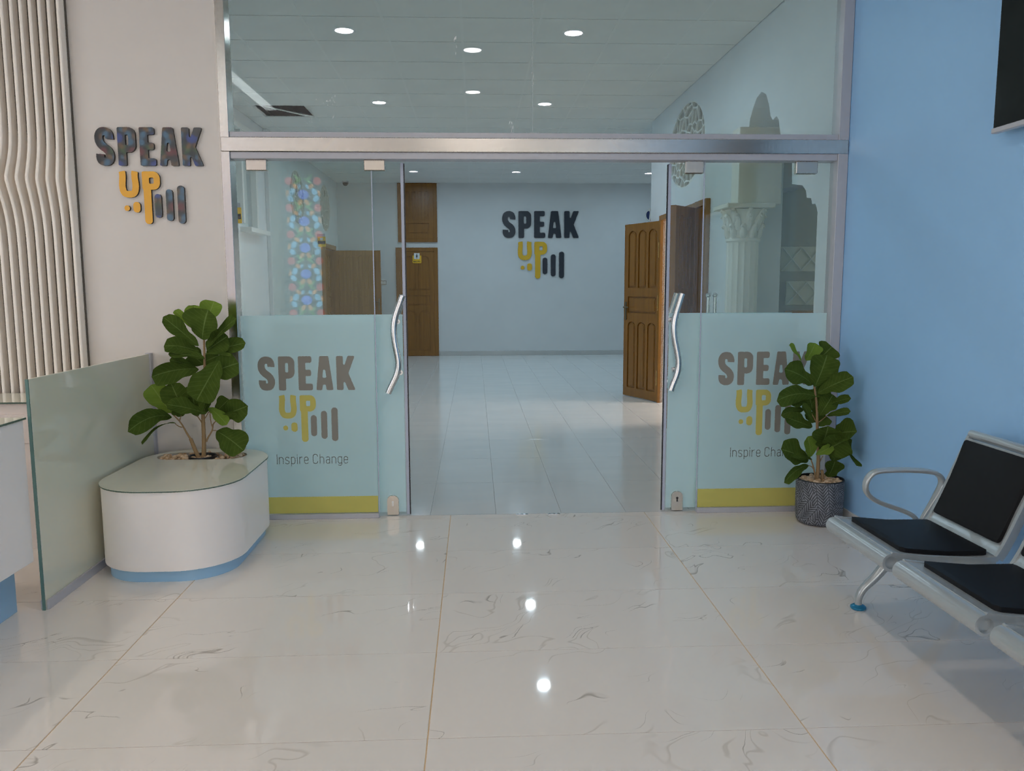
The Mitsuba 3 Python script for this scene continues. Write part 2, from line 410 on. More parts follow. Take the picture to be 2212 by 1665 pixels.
# ------------------------------------------------------------------ glass partition
gp = thing('glass_partition', 'steel framed glass partition with transom above the doorway', 'glass partition')
LX, RX = -1.43, 2.18
part(gp, 'post', cat(box(LX, LX + 0.05, 4.792, 4.90, 0, 2.235, 0.002), box(LX, LX + 0.05, 4.792, 4.90, 2.237, ZC, 0.002)), 'm_steel', label='polished steel left post')
part(gp, 'post', cat(box(RX - 0.042, RX + 0.018, 4.792, 4.90, 0, ZC, 0.002)), 'm_anod', label='grey anodised right post')
part(gp, 'header_band', box(LX + 0.004, RX + 0.014, 4.785, 4.91, 2.160, 2.240, 0.003), 'm_steel', label='polished steel header band')
part(gp, 'upper_rail', box(LX + 0.05, RX - 0.042, 4.80, 4.90, 2.2405, 2.272, 0.002), 'm_anod')
part(gp, 'lower_rail', box(LX + 0.05, RX - 0.042, 4.80, 4.90, 2.123, 2.1595, 0.002), 'm_anod')
part(gp, 'floor_channel', box(-1.375, -0.592, 4.825, 4.872, 0, 0.030, 0.002), 'm_anod')
part(gp, 'floor_channel', box(1.362, 2.137, 4.825, 4.872, 0, 0.032, 0.002), 'm_anod')
for x0, x1 in ((LX + 0.05, 0.343), (0.346, RX - 0.042)):
    part(gp, 'transom_pane', quad_y(x0, x1, GY, 2.272, ZC), 'm_glass')
part(gp, 'transom_joint', box(0.3432, 0.3458, 4.844, 4.852, 2.272, ZC), 'm_joint', label='pale silicone joint between the two panes')
sm = []
for (x, z), (dx, dz), n in (((-0.095, 2.80), (0.012, 0.065), 9), ((0.225, 2.315), (0.016, 0.055), 12), ((0.345, 2.60), (0.006, 0.16), 10), ((0.355, 2.278), (0.06, 0.005), 14), ((-0.83, 2.455), (0.05, 0.035), 16), ((-0.80, 2.37), (0.03, 0.03), 6), ((-0.93, 2.34), (0.05, 0.04), 6)):
    for _ in range(n):
        cx, cz = x + nrg.normal() * dx * 0.5, z + nrg.normal() * dz * 0.5
        a_, b_ = nrg.uniform(0.0008, 0.0022), nrg.uniform(0.002, 0.012 if dz > dx else 0.005)
        if cz < 2.276 + b_: cz = 2.276 + b_
        sm.append(face_y(ext(affinity.rotate(affinity.scale(Point(cx, cz).buffer(1, quad_segs=2), a_, b_), nrg.uniform(-35, 10)), 0.0006), GY - 0.0008))
part(gp, 'paint_smear', cat(*sm), 'm_rim', label='dried white smears on the transom glass', kind='stuff')


# ---- the logo, as outlines in its own units (letters 244 high, y down), origin at the top left of the S
def stroke(pts, w, flat=True):
    l = LineString(pts).buffer(w / 2, cap_style='flat' if flat else 'round', join_style='round', quad_segs=10)
    return l


def soft(p, r):
    return p.buffer(-r * 0.5).buffer(r, quad_segs=8).buffer(-r * 0.5, quad_segs=8)


def logo():
    S = stroke(spline([(349, 508), (348, 487), (337, 466), (314, 459), (291, 466), (279, 488), (279, 514), (290, 540), (314, 562), (337, 582), (348, 606), (348, 626), (338, 645), (315, 651), (291, 644), (283, 624), (283, 603)], 60), 52)
    P = rrect(402, 520, 433, 592, 46).union(rrect(402, 470, 433, 592, 10)).union(rrect(402, 455, 433, 677, 11)).difference(rrect(452, 474, 480, 548, 9))
    E = rrect(547, 600, 433, 677, 10).union(rrect(547, 646, 433, 480, 14)).union(rrect(547, 641, 530, 575, 14)).union(rrect(547, 651, 629, 677, 14))
    A = Polygon([(704, 433), (770, 433), (802, 677), (752, 677), (746, 637), (726, 637), (718, 677), (676, 677)]).difference(Polygon([(737, 492), (749, 585), (725, 585)]).buffer(3))
    K = rrect(827, 877, 433, 677, 10).union(Polygon([(870, 545), (912, 433), (964, 433), (915, 556), (965, 677), (912, 677), (870, 575)]))
    U = stroke(spline([(418, 712), (418, 780), (419, 828), (430, 851), (461, 859), (492, 851), (503, 828), (504, 780), (504, 712)], 40), 42)
    P2 = rrect(550, 668, 712, 830, 46).union(rrect(550, 610, 712, 830, 12)).union(rrect(557, 606, 712, 1050, 22)).difference(rrect(596, 627, 752, 791, 8))
    dk = [soft(S, 6), soft(P, 6), soft(E, 10), soft(A, 18), soft(K, 14)]
    bars_ = [rrect(627, 671, 857, 1010, 21.5), rrect(703, 748, 827, 1030, 21.5), rrect(780, 827, 803, 1047, 22.5)]
    ye = [soft(U, 10), soft(P2, 4), Point(440, 948).buffer(18), rrect(482, 528, 908, 976, 22)]
    mv = lambda p: affinity.affine_transform(p, [1, 0, 0, -1, -252, 433])
    return [mv(p) for p in dk], [mv(p) for p in bars_], [mv(p) for p in ye]


def tagline():
    H = 67.0
    g = {'I': ([[(0, 0), (0, H)]], 0), 'n': ([[(0, 0), (0, 48)], [(0, 38), (6, 46), (16, 48), (26, 44), (30, 36), (30, 0)]], 30),
         's': ([[(28, 42), (20, 48), (8, 48), (1, 42), (1, 32), (8, 26), (20, 23), (28, 16), (28, 6), (20, 0), (8, 0), (0, 6)]], 28),
         'p': ([[(0, -16), (0, 48)], [(0, 40), (8, 48), (20, 48), (29, 40), (29, 8), (20, 0), (8, 0), (0, 8)]], 29), 'i': ([[(0, 0), (0, 48)], [(0, 60), (0, 66)]], 0),
         'r': ([[(0, 0), (0, 48)], [(0, 36), (6, 45), (16, 48), (20, 47)]], 20), 'e': ([[(0, 25), (29, 25), (29, 39), (21, 48), (8, 48), (0, 39), (0, 9), (8, 0), (21, 0), (29, 7)]], 29),
         'C': ([[(36, 52), (33, 62), (24, H), (11, H), (2, 60), (0, 52), (0, 15), (2, 7), (11, 0), (24, 0), (33, 5), (36, 15)]], 36), 'h': ([[(0, 0), (0, H)], [(0, 38), (6, 46), (16, 48), (26, 44), (30, 36), (30, 0)]], 30),
         'a': ([[(3, 42), (9, 48), (20, 48), (28, 41), (28, 0)], [(28, 27), (10, 27), (1, 21), (0, 8), (7, 0), (18, 0), (28, 8)]], 28),
         'g': ([[(29, 48), (29, -8), (21, -16), (7, -16), (1, -11)], [(29, 40), (21, 48), (8, 48), (0, 40), (0, 8), (8, 0), (21, 0), (29, 8)]], 29)}
    out, x = [], 0.0
    for ch_ in 'Inspire Change':
        if ch_ == ' ': x += 21; continue
        st, w = g[ch_]
        out += [affinity.translate(LineString(s).buffer(2.4, cap_style='round', quad_segs=4), x, 0) for s in st]
        x += w + 17.5
    p = unary_union(out)
    return affinity.affine_transform(p, [525 / (x - 17.5), 0, 0, 1, 115, -777])


DK, BARS, YE = logo()
TAG = tagline()


def placed_logo(p, x, z, s, sz):
    return affinity.affine_transform(p, [s, 0, 0, sz, x, z])


def sheet(p, y):
    """Flat print: a shapely outline as a thin sheet at depth y."""
    return face_y(ext(p, 0.0004), y)


def fixed_pane(x0, x1, zt, xs_, zs_, side):
    k = part(gp, 'fixed_pane', quad_y(x0, x1, GY, 0.028, 2.122), 'm_glass', label=f'fixed glass pane {side}')
    part(k, 'edge', box(x0 - 0.005, x0, GY - 0.005, GY + 0.005, 0.028, 2.122) if side.startswith('beside the blue') else box(x1, x1 + 0.005, GY - 0.005, GY + 0.005, 0.028, 2.122), 'm_dooredge')
    a, b = x0 + 0.004, x1 - 0.004
    yb = 0.135 if x0 < 0 else 0.148
    part(k, 'frosted_film', quad_y(a, b, GY - 0.003, yb, 1.230), 'm_film', label='frosted pale teal film')
    part(k, 'yellow_band', quad_y(a, b, GY - 0.003, 0.033, yb), 'm_filmyellow', label='yellow printed band')
    mv = lambda p: placed_logo(p, xs_, zs_, 0.000803, 0.000835)
    part(k, 'lettering', sheet(mv(unary_union(DK + BARS)), GY - 0.0034), 'm_filmgrey', label='grey printed letters SPEAK and three bars')
    part(k, 'lettering', sheet(mv(unary_union(YE)), GY - 0.0034), 'm_filmyellow', label='yellow printed letters UP and two dots')
    part(k, 'tagline', sheet(mv(TAG), GY - 0.0034), 'm_filmdark', label='thin dark printed words Inspire Change')


fixed_pane(-1.380, -0.594, 2.115, -1.288, 0.989, 'beside the white wall')
fixed_pane(1.364, 2.138, 2.115, 1.475, 0.997, 'beside the blue wall')
for x0, x1, z0 in ((-1.304, -1.185, 2.061), (-0.632, -0.511, 2.063), (1.243, 1.352, 2.053), (1.905, 2.034, 2.052)):
    part(gp, 'patch_fitting', box(x0, x1, 4.828, 4.868, z0, 2.1225, 0.003), 'm_fitting')


def glass_door(x0, x1, edge_right, label, hx, mirror):
    d = thing('sliding_glass_door', label, 'glass door')
    y = 4.892
    pz = part(d, 'pane', quad_y(x0, x1, y, 0.006, 2.115), 'm_glass')
    xe = x1 if edge_right else x0
    s = 1 if edge_right else -1
    part(pz, 'edge', box(xe, xe + s * 0.018, y - 0.006, y + 0.006, 0.006, 2.115, 0.001), 'm_dooredge')
    part(pz, 'edge_seal', box(xe + s * 0.0181, xe + s * 0.024, y - 0.007, y + 0.007, 0.006, 2.110), 'm_black', label='dark edge seal')
    part(d, 'frosted_film', quad_y(x0 + 0.004, x1 - 0.004, y - 0.003, 0.02, 1.232), 'm_film', label='frosted pale film')
    pts = [(hx + 0.045 * s, 1.345), (hx + 0.017 * s, 1.27), (hx - 0.006 * s, 1.19), (hx - 0.010 * s, 1.12), (hx + 0.002 * s, 1.02), (hx + 0.012 * s, 0.95), (hx + 0.008 * s, 0.90), (hx - 0.02 * s, 0.83), (hx - 0.05 * s, 0.765)]
    if mirror:
        pts = [(hx + 0.035, 1.35), (hx + 0.012, 1.27), (hx - 0.008, 1.18), (hx - 0.008, 1.10), (hx + 0.012, 1.00), (hx + 0.022, 0.93), (hx + 0.018, 0.88), (hx - 0.002, 0.82), (hx - 0.020, 0.765)]
    for yy, sy in ((y - 0.062, 1), (y + 0.062, -1)):
        c = spline([(a, yy, b) for a, b in pts], 44)
        h = part(d, 'handle', tube(c, 0.0185, 18), 'm_chrome', smooth=50, label='wavy polished steel pull handle')
        for zb in (1.20, 0.90):
            i = int(np.argmin(abs(c[:, 2] - zb)))
            part(h, 'standoff', cat(cyl(c[i], [c[i][0] + 0.012 * s, y - 0.004 * sy, c[i][2] - 0.01], 0.008, 12), cyl([c[i][0] + 0.012 * s, y - 0.010 * sy, c[i][2] - 0.01], [c[i][0] + 0.012 * s, y - 0.003 * sy, c[i][2] - 0.01], 0.016, 16)), 'm_chrome', smooth=40)
    lx = -0.512 if edge_right else 1.249
    lk = part(d, 'lock_case', face_y(ext(rrect(lx - 0.035, lx + 0.035, 0.006, 0.125, 0.03).union(sbox(lx - 0.035, 0.006, lx + 0.035, 0.06)), 0.03), y + 0.012), 'm_fitting', label='metal floor lock at the bottom of the leaf')
    part(lk, 'keyhole', face_y(ext(unary_union([Point(lx, 0.085).buffer(0.007), sbox(lx - 0.004, 0.062, lx + 0.004, 0.085)]), 0.002), y - 0.0182), 'm_rim' if edge_right else 'm_black')
    return d


glass_door(-1.19, -0.428, True, 'left glass door leaf slid open behind the fixed pane, wavy steel handle at its right edge', -0.470, False)
glass_door(1.174, 1.94, False, 'right glass door leaf slid open before the wooden door, two wavy steel handles at its left edge', 1.205, True)
for x, lb in ((0.28, 'small steel strike plate in the floor of the doorway, left one'), (0.478, 'small steel strike plate in the floor of the doorway, right one')):
    k = thing('floor_strike_plate', lb, 'strike plate', 'strike plates in the doorway floor')
    part(k, 'plate', face_y(ext(rrect(-0.038, 0.038, -0.011, 0.011, 0.008), 0.002), 0).apply_transform(trimesh.transformations.rotation_matrix(-math.pi / 2, [1, 0, 0])).apply_translation([x, GY + 0.01, 0.0005]), 'm_chrome')
    for dx in (-0.026, 0, 0.026):
        part(k, 'hole', cyl([x + dx, GY + 0.01, 0.0006], [x + dx, GY + 0.01, 0.0034], 0.006, 10), 'm_black')

# ------------------------------------------------------------------ logo signs
for nm, lb, x, z, s, sz, y, th, md, mo in (('logo_sign', 'raised glossy black and orange letter sign on the white wall left of the glass doors', -2.120, 2.289, 0.000833, 0.000865, 4.80, 0.020, 'm_signdark', 'm_orange'),
                                           ('logo_sign', 'raised black and yellow letter sign on the far back wall of the hall', 0.555, 2.847, 0.002135, 0.00214, 16.27, 0.03, 'm_signcool', 'm_yellow')):
    k = thing(nm, lb, 'sign')
    for polys, pn, mt in ((DK, 'letter', md), (YE[:2], 'letter', mo), (YE[2:], 'dot', mo), (BARS, 'bar', md)):
        for p in polys:
            q = placed_logo(p, x, z, s, sz)
            h = part(k, pn, face_y(ext(q, 0.004), y - th + 0.004), mt)
            part(h, 'side', face_y(ext(q, th - 0.004), y), 'm_signside')

# ------------------------------------------------------------------ wavy slat panel
sp = thing('slat_panel', 'wall panel of wavy cream vertical slats behind the reception desk', 'wall panel')
part(sp, 'backing', box(-4.30, -2.235, 4.786, 4.798, 0, ZC - 0.002), 'm_slatback')
zz = np.r_[np.linspace(0, 1.2, 5), np.linspace(1.3, 2.6, 60), np.linspace(2.7, ZC - 0.002, 6)]


def bump(z, i):
    zp = 1.995
    up_ = np.where(z > zp, np.exp(-((z - zp) / 0.14) ** 2 * 1.0) * 0.5 + 0.5 * np.exp(-abs(z - zp) / 0.11), 0.55 * np.exp(-((zp - z) / 0.16) ** 2) + 0.45 * np.exp(-(zp - z) / 0.10))
    return up_


for i in range(41):
    xc = -2.250 - 0.0500 * i
    d = 0.055 + (0.028 + 0.0095 * min(i, 12)) * bump(zz, i)
    prof = [(0.0105, 0.0), (0.0105, -0.006), (0.0065, -0.0)]
    w = 0.0090
    cols = [(w, None), (w, 0.004), (w - 0.004, 0.0), (-w + 0.004, 0.0), (-w, 0.004), (-w, None)]
    V = np.array([[xc + cx, 4.786 if b is None else 4.786 - dd + b, z] for z, dd in zip(zz, d) for cx, b in cols])
    n = len(cols)
    Fq = [[r * n + c, r * n + c + 1, (r + 1) * n + c + 1, (r + 1) * n + c] for r in range(len(zz) - 1) for c in range(n - 1)]
    part(sp, 'slat', (V, np.array(Fq)), 'm_slat')

# ------------------------------------------------------------------ reception: glass screen, desk, cabinet
SX = -1.885
gs = thing('glass_screen', 'greenish frosted glass screen standing between desk and planter', 'glass screen')
part(gs, 'pane', box(SX - 0.012, SX, 3.49, 4.765, 0.0, 1.016, 0.001), 'm_screen')
part(gs, 'edge', box(SX - 0.0122, SX + 0.0002, 3.484, 3.49, 0.0, 1.016), 'm_glassedge', label='green front edge of the glass')
part(gs, 'floor_channel', cat(box(SX + 0.001, SX + 0.012, 3.495, 4.765, 0, 0.042, 0.001), box(SX - 0.024, SX - 0.013, 3.495, 4.765, 0, 0.042, 0.001)), 'm_anod')
part(gs, 'wall_channel', box(SX - 0.022, SX + 0.010, 4.765, 4.80, 0, 1.020, 0.002), 'm_anod')
rd = thing('reception_desk', 'white reception desk with glass top and blue plinth, cut by the left edge', 'desk')
part(rd, 'body', box(-2.95, -1.9125, 1.2, 3.478, 0.225, 0.845, 0.004), 'm_white')
part(rd, 'plinth', box(-2.85, -2.0, 1.2, 3.478, 0, 0.225, 0.002), 'm_plinth', label='blue plinth')
tp = part(rd, 'glass_top', box(-2.96, -1.905, 1.2, 3.480, 0.8455, 0.855, 0.001), 'm_topglass')
part(tp, 'edge', cat(box(-1.9049, -1.9025, 1.2, 3.480, 0.8465, 0.8545), box(-2.96, -1.9025, 3.4801, 3.4825, 0.8465, 0.8545)), 'm_greenedge')
cb = thing('back_cabinet', 'pale pink cabinet with drawers in front of the slats', 'cabinet')
part(cb, 'body', box(-4.25, -1.96, 4.35, 4.70, 0.0, 0.792, 0.003), 'm_cabinet')
ct = part(cb, 'glass_top', box(-4.26, -1.95, 4.33, 4.705, 0.7925, 0.802, 0.001), 'm_topglass')
part(ct, 'edge', box(-4.26, -1.95, 4.3275, 4.3299, 0.793, 0.8015), 'm_greenedge')
for x0 in (-4.22, -3.66, -3.10, -2.54):
    dw = part(cb, 'drawer', box(x0 + 0.003, x0 + 0.553, 4.337, 4.35, 0.58, 0.735, 0.002), 'm_cabinet')
    part(dw, 'handle', cat(box(x0 + 0.22, x0 + 0.34, 4.318, 4.326, 0.665, 0.675, 0.001), box(x0 + 0.23, x0 + 0.24, 4.325, 4.338, 0.666, 0.674), box(x0 + 0.32, x0 + 0.33, 4.325, 4.338, 0.666, 0.674)), 'm_chrome')

# ------------------------------------------------------------------ planter box
PX0, PX1, PY0, PY1 = -1.862, -1.165, 3.775, 4.775
SLOT = (-1.545, 4.575, 0.245, 0.098)


def plan(off, r):
    o = rrect(PX0 + off, PX1 - off, PY0 + off, PY1 - off, max(r - off, 0.02))
    return o


pb = thing('planter_box', 'white rounded planter bench with glass top and blue plinth before the left glass pane', 'planter')
slot = rrect(SLOT[0] - SLOT[2], SLOT[0] + SLOT[2], SLOT[1] - SLOT[3], SLOT[1] + SLOT[3], SLOT[3] - 0.002)
part(pb, 'body', ext(plan(0.006, 0.29).difference(slot), 0.383).apply_translation([0, 0, 0.060]), 'm_white', smooth=35)
part(pb, 'plinth', ext(plan(0.035, 0.27), 0.0595), 'm_plinth', smooth=35, label='blue plinth')
gt = part(pb, 'glass_top', ext(plan(0.0, 0.29).difference(slot), 0.009).apply_translation([0, 0, 0.4435]), 'm_topglass', smooth=35)
part(gt, 'edge', ext(plan(-0.0012, 0.29).difference(plan(-0.0001, 0.29)), 0.0055).apply_translation([0, 0, 0.4450]), 'm_greenedge', smooth=35, label='green edge of the glass top')
part(pb, 'soil_tray', ext(slot.buffer(-0.002), 0.01).apply_translation([0, 0, 0.405]), 'm_black')


def pebble(c, r):
    m = trimesh.creation.icosphere(subdivisions=1, radius=1.0)
    v = m.vertices * (1 + 0.18 * nrg.standard_normal(3)) * np.array([r * rng.uniform(0.8, 1.3), r * rng.uniform(0.8, 1.3), r * rng.uniform(0.55, 0.8)])
    a = rng.uniform(0, 6.28); ca, sa = math.cos(a), math.sin(a)
    return trimesh.Trimesh(np.stack([ca * v[:, 0] - sa * v[:, 1], sa * v[:, 0] + ca * v[:, 1], v[:, 2]], 1) + c, m.faces, process=False)


pm = []
for _ in range(150):
    x, y = SLOT[0] + rng.uniform(-0.235, 0.235), SLOT[1] + rng.uniform(-0.085, 0.085)
    if math.hypot(x + 1.535, y - 4.55) < 0.078 or not slot.buffer(-0.015).contains(Point(x, y)): continue
    pm.append(pebble([x, y, 0.432 + rng.uniform(0, 0.022)], rng.uniform(0.011, 0.017)))
k = thing('pebbles', 'brown and cream pebbles filling the slot of the white planter', 'pebbles')
labels[k]['kind'] = 'stuff'
scene[k] = mikit.ply(cat(*pm), 'm_pebble', smooth=40)
k = thing('plant_pot', 'black round nursery pot sunk among pebbles in the white planter', 'plant pot')
m, uv = lathe([(0.0, 0.418), (0.06, 0.418), (0.066, 0.45), (0.070, 0.461), (0.075, 0.461), (0.076, 0.45), (0.068, 0.416), (0.0, 0.416)], -1.535, 4.55, 36)
part(k, 'body', m, 'm_black', smooth=40)
m2 = cat(*[pebble([-1.535 + 0.055 * math.sqrt(rng.random()) * math.cos(a), 4.55 + 0.055 * math.sqrt(rng.random()) * math.sin(a), 0.447], rng.uniform(0.007, 0.011)) for a in np.linspace(0, 44, 46)])
part(k, 'gravel', m2, 'm_pebble', smooth=40, kind='stuff')


# ------------------------------------------------------------------ fiddle-leaf plants
def leaf_mesh(b, t, w, roll, sag, seed):
    r = np.random.default_rng(seed)
    b, t = np.asarray(b, float), np.asarray(t, float)
    d = t - b; L = np.linalg.norm(d); d = d / L
    n0 = np.array([0, -1.0, 0.25]); n0 = n0 - d * (n0 @ d); n0 /= np.linalg.norm(n0)
    s0 = np.cross(d, n0)
    a = math.radians(roll + r.uniform(-16, 16))
    nn, ss = n0 * math.cos(a) + s0 * math.sin(a), s0 * math.cos(a) - n0 * math.sin(a)
    nt, ns = 19, 9
    V, UV = [], []
    ph, cup = r.uniform(0, 6.28), r.uniform(0.10, 0.26)
    for i in range(nt):
        u = i / (nt - 1)
        c = b + d * L * u + np.array([0, 0, 1.0]) * sag * L * 4 * u * (1 - u)
        prof = (u ** 0.72) * ((1 - u) ** 0.34) / 0.548 * (1 - 0.26 * math.exp(-((u - 0.36) / 0.14) ** 2))
        if i == 0: prof = 0.05
        for j in range(ns):
            s = -1 + 2 * j / (ns - 1)
            hw = w * 0.56 * max(prof, 0.0) * (1 + 0.07 * math.sin(10 * u + ph + 2.5 * np.sign(s)))
            z = cup * w * abs(s) ** 1.4 * prof + 0.075 * w * math.sin(9 * u + ph + (3 if s > 0 else 0)) * s * s * prof - 0.22 * w * (u - 0.5) ** 2
            V.append(c + ss * s * hw + nn * z); UV.append((s, u))
    F = [[i * ns + j, i * ns + j + 1, (i + 1) * ns + j + 1, (i + 1) * ns + j] for i in range(nt - 1) for j in range(ns - 1)]
    F = np.array(F); F = np.vstack([F[:, [0, 1, 2]], F[:, [0, 2, 3]]])
    return trimesh.Trimesh(np.array(V), F, process=False), np.array(UV)


def plant(name, label, o, sc, c0, stems, leaves, petiole):
    k = thing(name, label, 'plant')
    W = lambda q, dy=0.0: np.array([o[0] + (q[0] - c0[0]) * sc, o[1] + dy, o[2] - (q[1] - c0[1]) * sc])
    for pn, pts, rad in stems:
        P = np.array([W(p[:2], p[2] if len(p) > 2 else 0.0) for p in pts])
        P = spline(P, 16) if len(P) > 2 else P
        part(k, pn, tube(P, np.linspace(rad[0], rad[1], len(P)), 10), 'm_bark', smooth=60)
    for i, (b, t, w, tone, roll, dyb, dyt, sag) in enumerate(leaves):
        m, uv = leaf_mesh(W(b, dyb), W(t, dyt), w * sc * (1.10 if w > 90 else 1.0), roll, sag, 100 + i)
        v = m.vertices.copy()      # leaves near the blue wall bend along it
        v[:, 0] = np.where(v[:, 0] > 2.165, 2.165 + (v[:, 0] - 2.165) * 0.25, v[:, 0]); m.vertices = v
        part(k, 'leaf', m, 'm_leaf' + ('palegreen' if tone == 'light' else 'deepgreen'), smooth=True, uv=uv)
    return k


S1 = 0.2402 / 389.0
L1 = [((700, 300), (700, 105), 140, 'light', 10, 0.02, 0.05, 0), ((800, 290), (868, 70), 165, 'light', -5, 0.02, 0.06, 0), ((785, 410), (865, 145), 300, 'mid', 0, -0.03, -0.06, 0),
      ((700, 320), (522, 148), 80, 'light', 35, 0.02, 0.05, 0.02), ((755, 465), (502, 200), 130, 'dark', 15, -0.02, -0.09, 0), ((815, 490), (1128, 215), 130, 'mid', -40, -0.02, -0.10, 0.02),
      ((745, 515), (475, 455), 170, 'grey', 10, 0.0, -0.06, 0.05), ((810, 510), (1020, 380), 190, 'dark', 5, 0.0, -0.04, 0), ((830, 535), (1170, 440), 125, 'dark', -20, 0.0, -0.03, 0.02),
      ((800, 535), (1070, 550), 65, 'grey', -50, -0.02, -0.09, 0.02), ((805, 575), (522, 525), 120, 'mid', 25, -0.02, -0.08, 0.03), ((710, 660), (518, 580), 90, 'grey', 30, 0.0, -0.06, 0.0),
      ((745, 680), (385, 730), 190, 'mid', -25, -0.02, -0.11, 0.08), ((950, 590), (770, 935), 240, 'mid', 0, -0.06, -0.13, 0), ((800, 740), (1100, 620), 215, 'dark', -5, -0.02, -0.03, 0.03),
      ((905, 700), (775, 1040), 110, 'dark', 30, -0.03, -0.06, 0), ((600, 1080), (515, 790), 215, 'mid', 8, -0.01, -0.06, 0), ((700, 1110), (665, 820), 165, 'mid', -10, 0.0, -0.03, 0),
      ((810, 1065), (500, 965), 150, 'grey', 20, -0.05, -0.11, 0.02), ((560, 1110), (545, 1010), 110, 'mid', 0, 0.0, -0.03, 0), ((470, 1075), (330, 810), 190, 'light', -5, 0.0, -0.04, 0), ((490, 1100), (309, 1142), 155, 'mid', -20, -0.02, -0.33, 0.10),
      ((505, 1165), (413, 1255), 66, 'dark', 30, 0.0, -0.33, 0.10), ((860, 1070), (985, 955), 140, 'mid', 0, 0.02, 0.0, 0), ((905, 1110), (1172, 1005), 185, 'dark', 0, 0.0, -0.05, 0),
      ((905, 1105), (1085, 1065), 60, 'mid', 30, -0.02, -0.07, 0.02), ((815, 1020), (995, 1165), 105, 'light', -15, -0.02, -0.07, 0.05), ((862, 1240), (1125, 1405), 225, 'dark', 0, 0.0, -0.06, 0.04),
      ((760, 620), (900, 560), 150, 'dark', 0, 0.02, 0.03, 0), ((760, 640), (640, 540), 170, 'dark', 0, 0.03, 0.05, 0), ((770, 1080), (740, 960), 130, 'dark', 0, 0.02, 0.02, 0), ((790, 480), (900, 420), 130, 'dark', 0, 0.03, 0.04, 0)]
ST1 = [('trunk', [(737, 1490), (748, 1340), (750, 1200), (752, 1080), (772, 900), (788, 650), (795, 380)], (0.0125, 0.005)), ('trunk', [(695, 1490), (655, 1385), (630, 1310)], (0.0115, 0.010)),
       ('branch', [(632, 1315), (585, 1230), (540, 1150), (505, 1110), (470, 1072)], (0.006, 0.003)), ('branch', [(770, 1340), (800, 1280), (832, 1215), (838, 1180), (868, 1150), (905, 1105)], (0.005, 0.0025)),
       ('branch', [(832, 1215), (818, 1150), (818, 1040)], (0.003, 0.002)), ('branch', [(818, 1245), (845, 1237), (868, 1242)], (0.003, 0.002)), ('branch', [(750, 1180), (720, 1135), (695, 1095)], (0.004, 0.0025)),
       ('branch', [(540, 1150), (548, 1120), (560, 1090)], (0.003, 0.002)), ('branch', [(560, 1205), (530, 1195), (500, 1168)], (0.003, 0.002)), ('branch', [(752, 1150), (790, 1090), (810, 1060)], (0.003, 0.002))]
plant('fiddle_leaf_plant', 'large fiddle leaf plant growing from the white planter box at left', (-1.535, 4.55, 0.445), S1, (730, 1490), ST1, L1, None)

S2 = 0.2884 / 374.0
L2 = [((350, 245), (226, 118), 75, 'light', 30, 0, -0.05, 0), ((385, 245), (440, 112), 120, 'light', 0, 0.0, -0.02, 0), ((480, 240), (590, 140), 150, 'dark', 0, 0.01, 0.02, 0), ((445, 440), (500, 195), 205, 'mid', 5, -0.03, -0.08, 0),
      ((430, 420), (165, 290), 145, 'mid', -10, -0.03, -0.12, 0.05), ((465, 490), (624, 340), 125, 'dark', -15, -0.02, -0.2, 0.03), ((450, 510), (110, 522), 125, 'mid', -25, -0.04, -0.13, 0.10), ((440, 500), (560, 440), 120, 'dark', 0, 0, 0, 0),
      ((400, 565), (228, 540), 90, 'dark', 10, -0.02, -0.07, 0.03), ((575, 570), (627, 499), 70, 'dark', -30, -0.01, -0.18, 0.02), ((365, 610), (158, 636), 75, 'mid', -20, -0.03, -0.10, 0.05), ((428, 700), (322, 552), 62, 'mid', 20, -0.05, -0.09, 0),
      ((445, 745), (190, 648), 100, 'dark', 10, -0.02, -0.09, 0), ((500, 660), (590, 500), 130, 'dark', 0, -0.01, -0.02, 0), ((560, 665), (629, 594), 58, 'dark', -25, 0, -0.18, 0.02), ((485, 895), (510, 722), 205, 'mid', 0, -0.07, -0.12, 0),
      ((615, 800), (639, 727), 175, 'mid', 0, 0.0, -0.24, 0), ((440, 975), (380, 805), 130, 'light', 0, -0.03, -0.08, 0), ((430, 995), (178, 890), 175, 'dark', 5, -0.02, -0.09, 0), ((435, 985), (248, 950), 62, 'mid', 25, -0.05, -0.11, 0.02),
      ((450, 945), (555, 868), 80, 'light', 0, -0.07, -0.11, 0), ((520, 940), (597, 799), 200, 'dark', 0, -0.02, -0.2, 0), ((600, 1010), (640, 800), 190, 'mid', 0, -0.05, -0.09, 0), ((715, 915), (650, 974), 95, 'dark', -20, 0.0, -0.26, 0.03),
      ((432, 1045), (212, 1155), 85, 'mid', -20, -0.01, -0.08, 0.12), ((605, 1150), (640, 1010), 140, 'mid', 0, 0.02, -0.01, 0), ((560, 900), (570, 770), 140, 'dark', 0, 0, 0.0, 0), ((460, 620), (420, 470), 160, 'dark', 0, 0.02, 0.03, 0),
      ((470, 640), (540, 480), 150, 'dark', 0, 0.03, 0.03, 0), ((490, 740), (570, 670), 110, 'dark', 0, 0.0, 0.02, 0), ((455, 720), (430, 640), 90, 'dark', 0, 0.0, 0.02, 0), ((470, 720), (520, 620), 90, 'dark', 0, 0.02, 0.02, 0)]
ST2 = [('trunk', [(508, 1175), (510, 1080), (508, 970), (490, 750), (480, 600), (450, 420), (420, 250)], (0.012, 0.004)), ('branch', [(497, 1150), (480, 1085), (455, 1010), (438, 975)], (0.006, 0.003)), ('branch', [(480, 1085), (455, 1055), (430, 1048)], (0.0035, 0.002)),
       ('trunk', [(548, 1175), (546, 1120), (540, 1085)], (0.010, 0.009)), ('branch', [(515, 1040), (530, 1000), (545, 975)], (0.004, 0.002)), ('branch', [(490, 720), (530, 690), (565, 660)], (0.003, 0.002)), ('branch', [(485, 720), (450, 660), (390, 570)], (0.003, 0.002))]
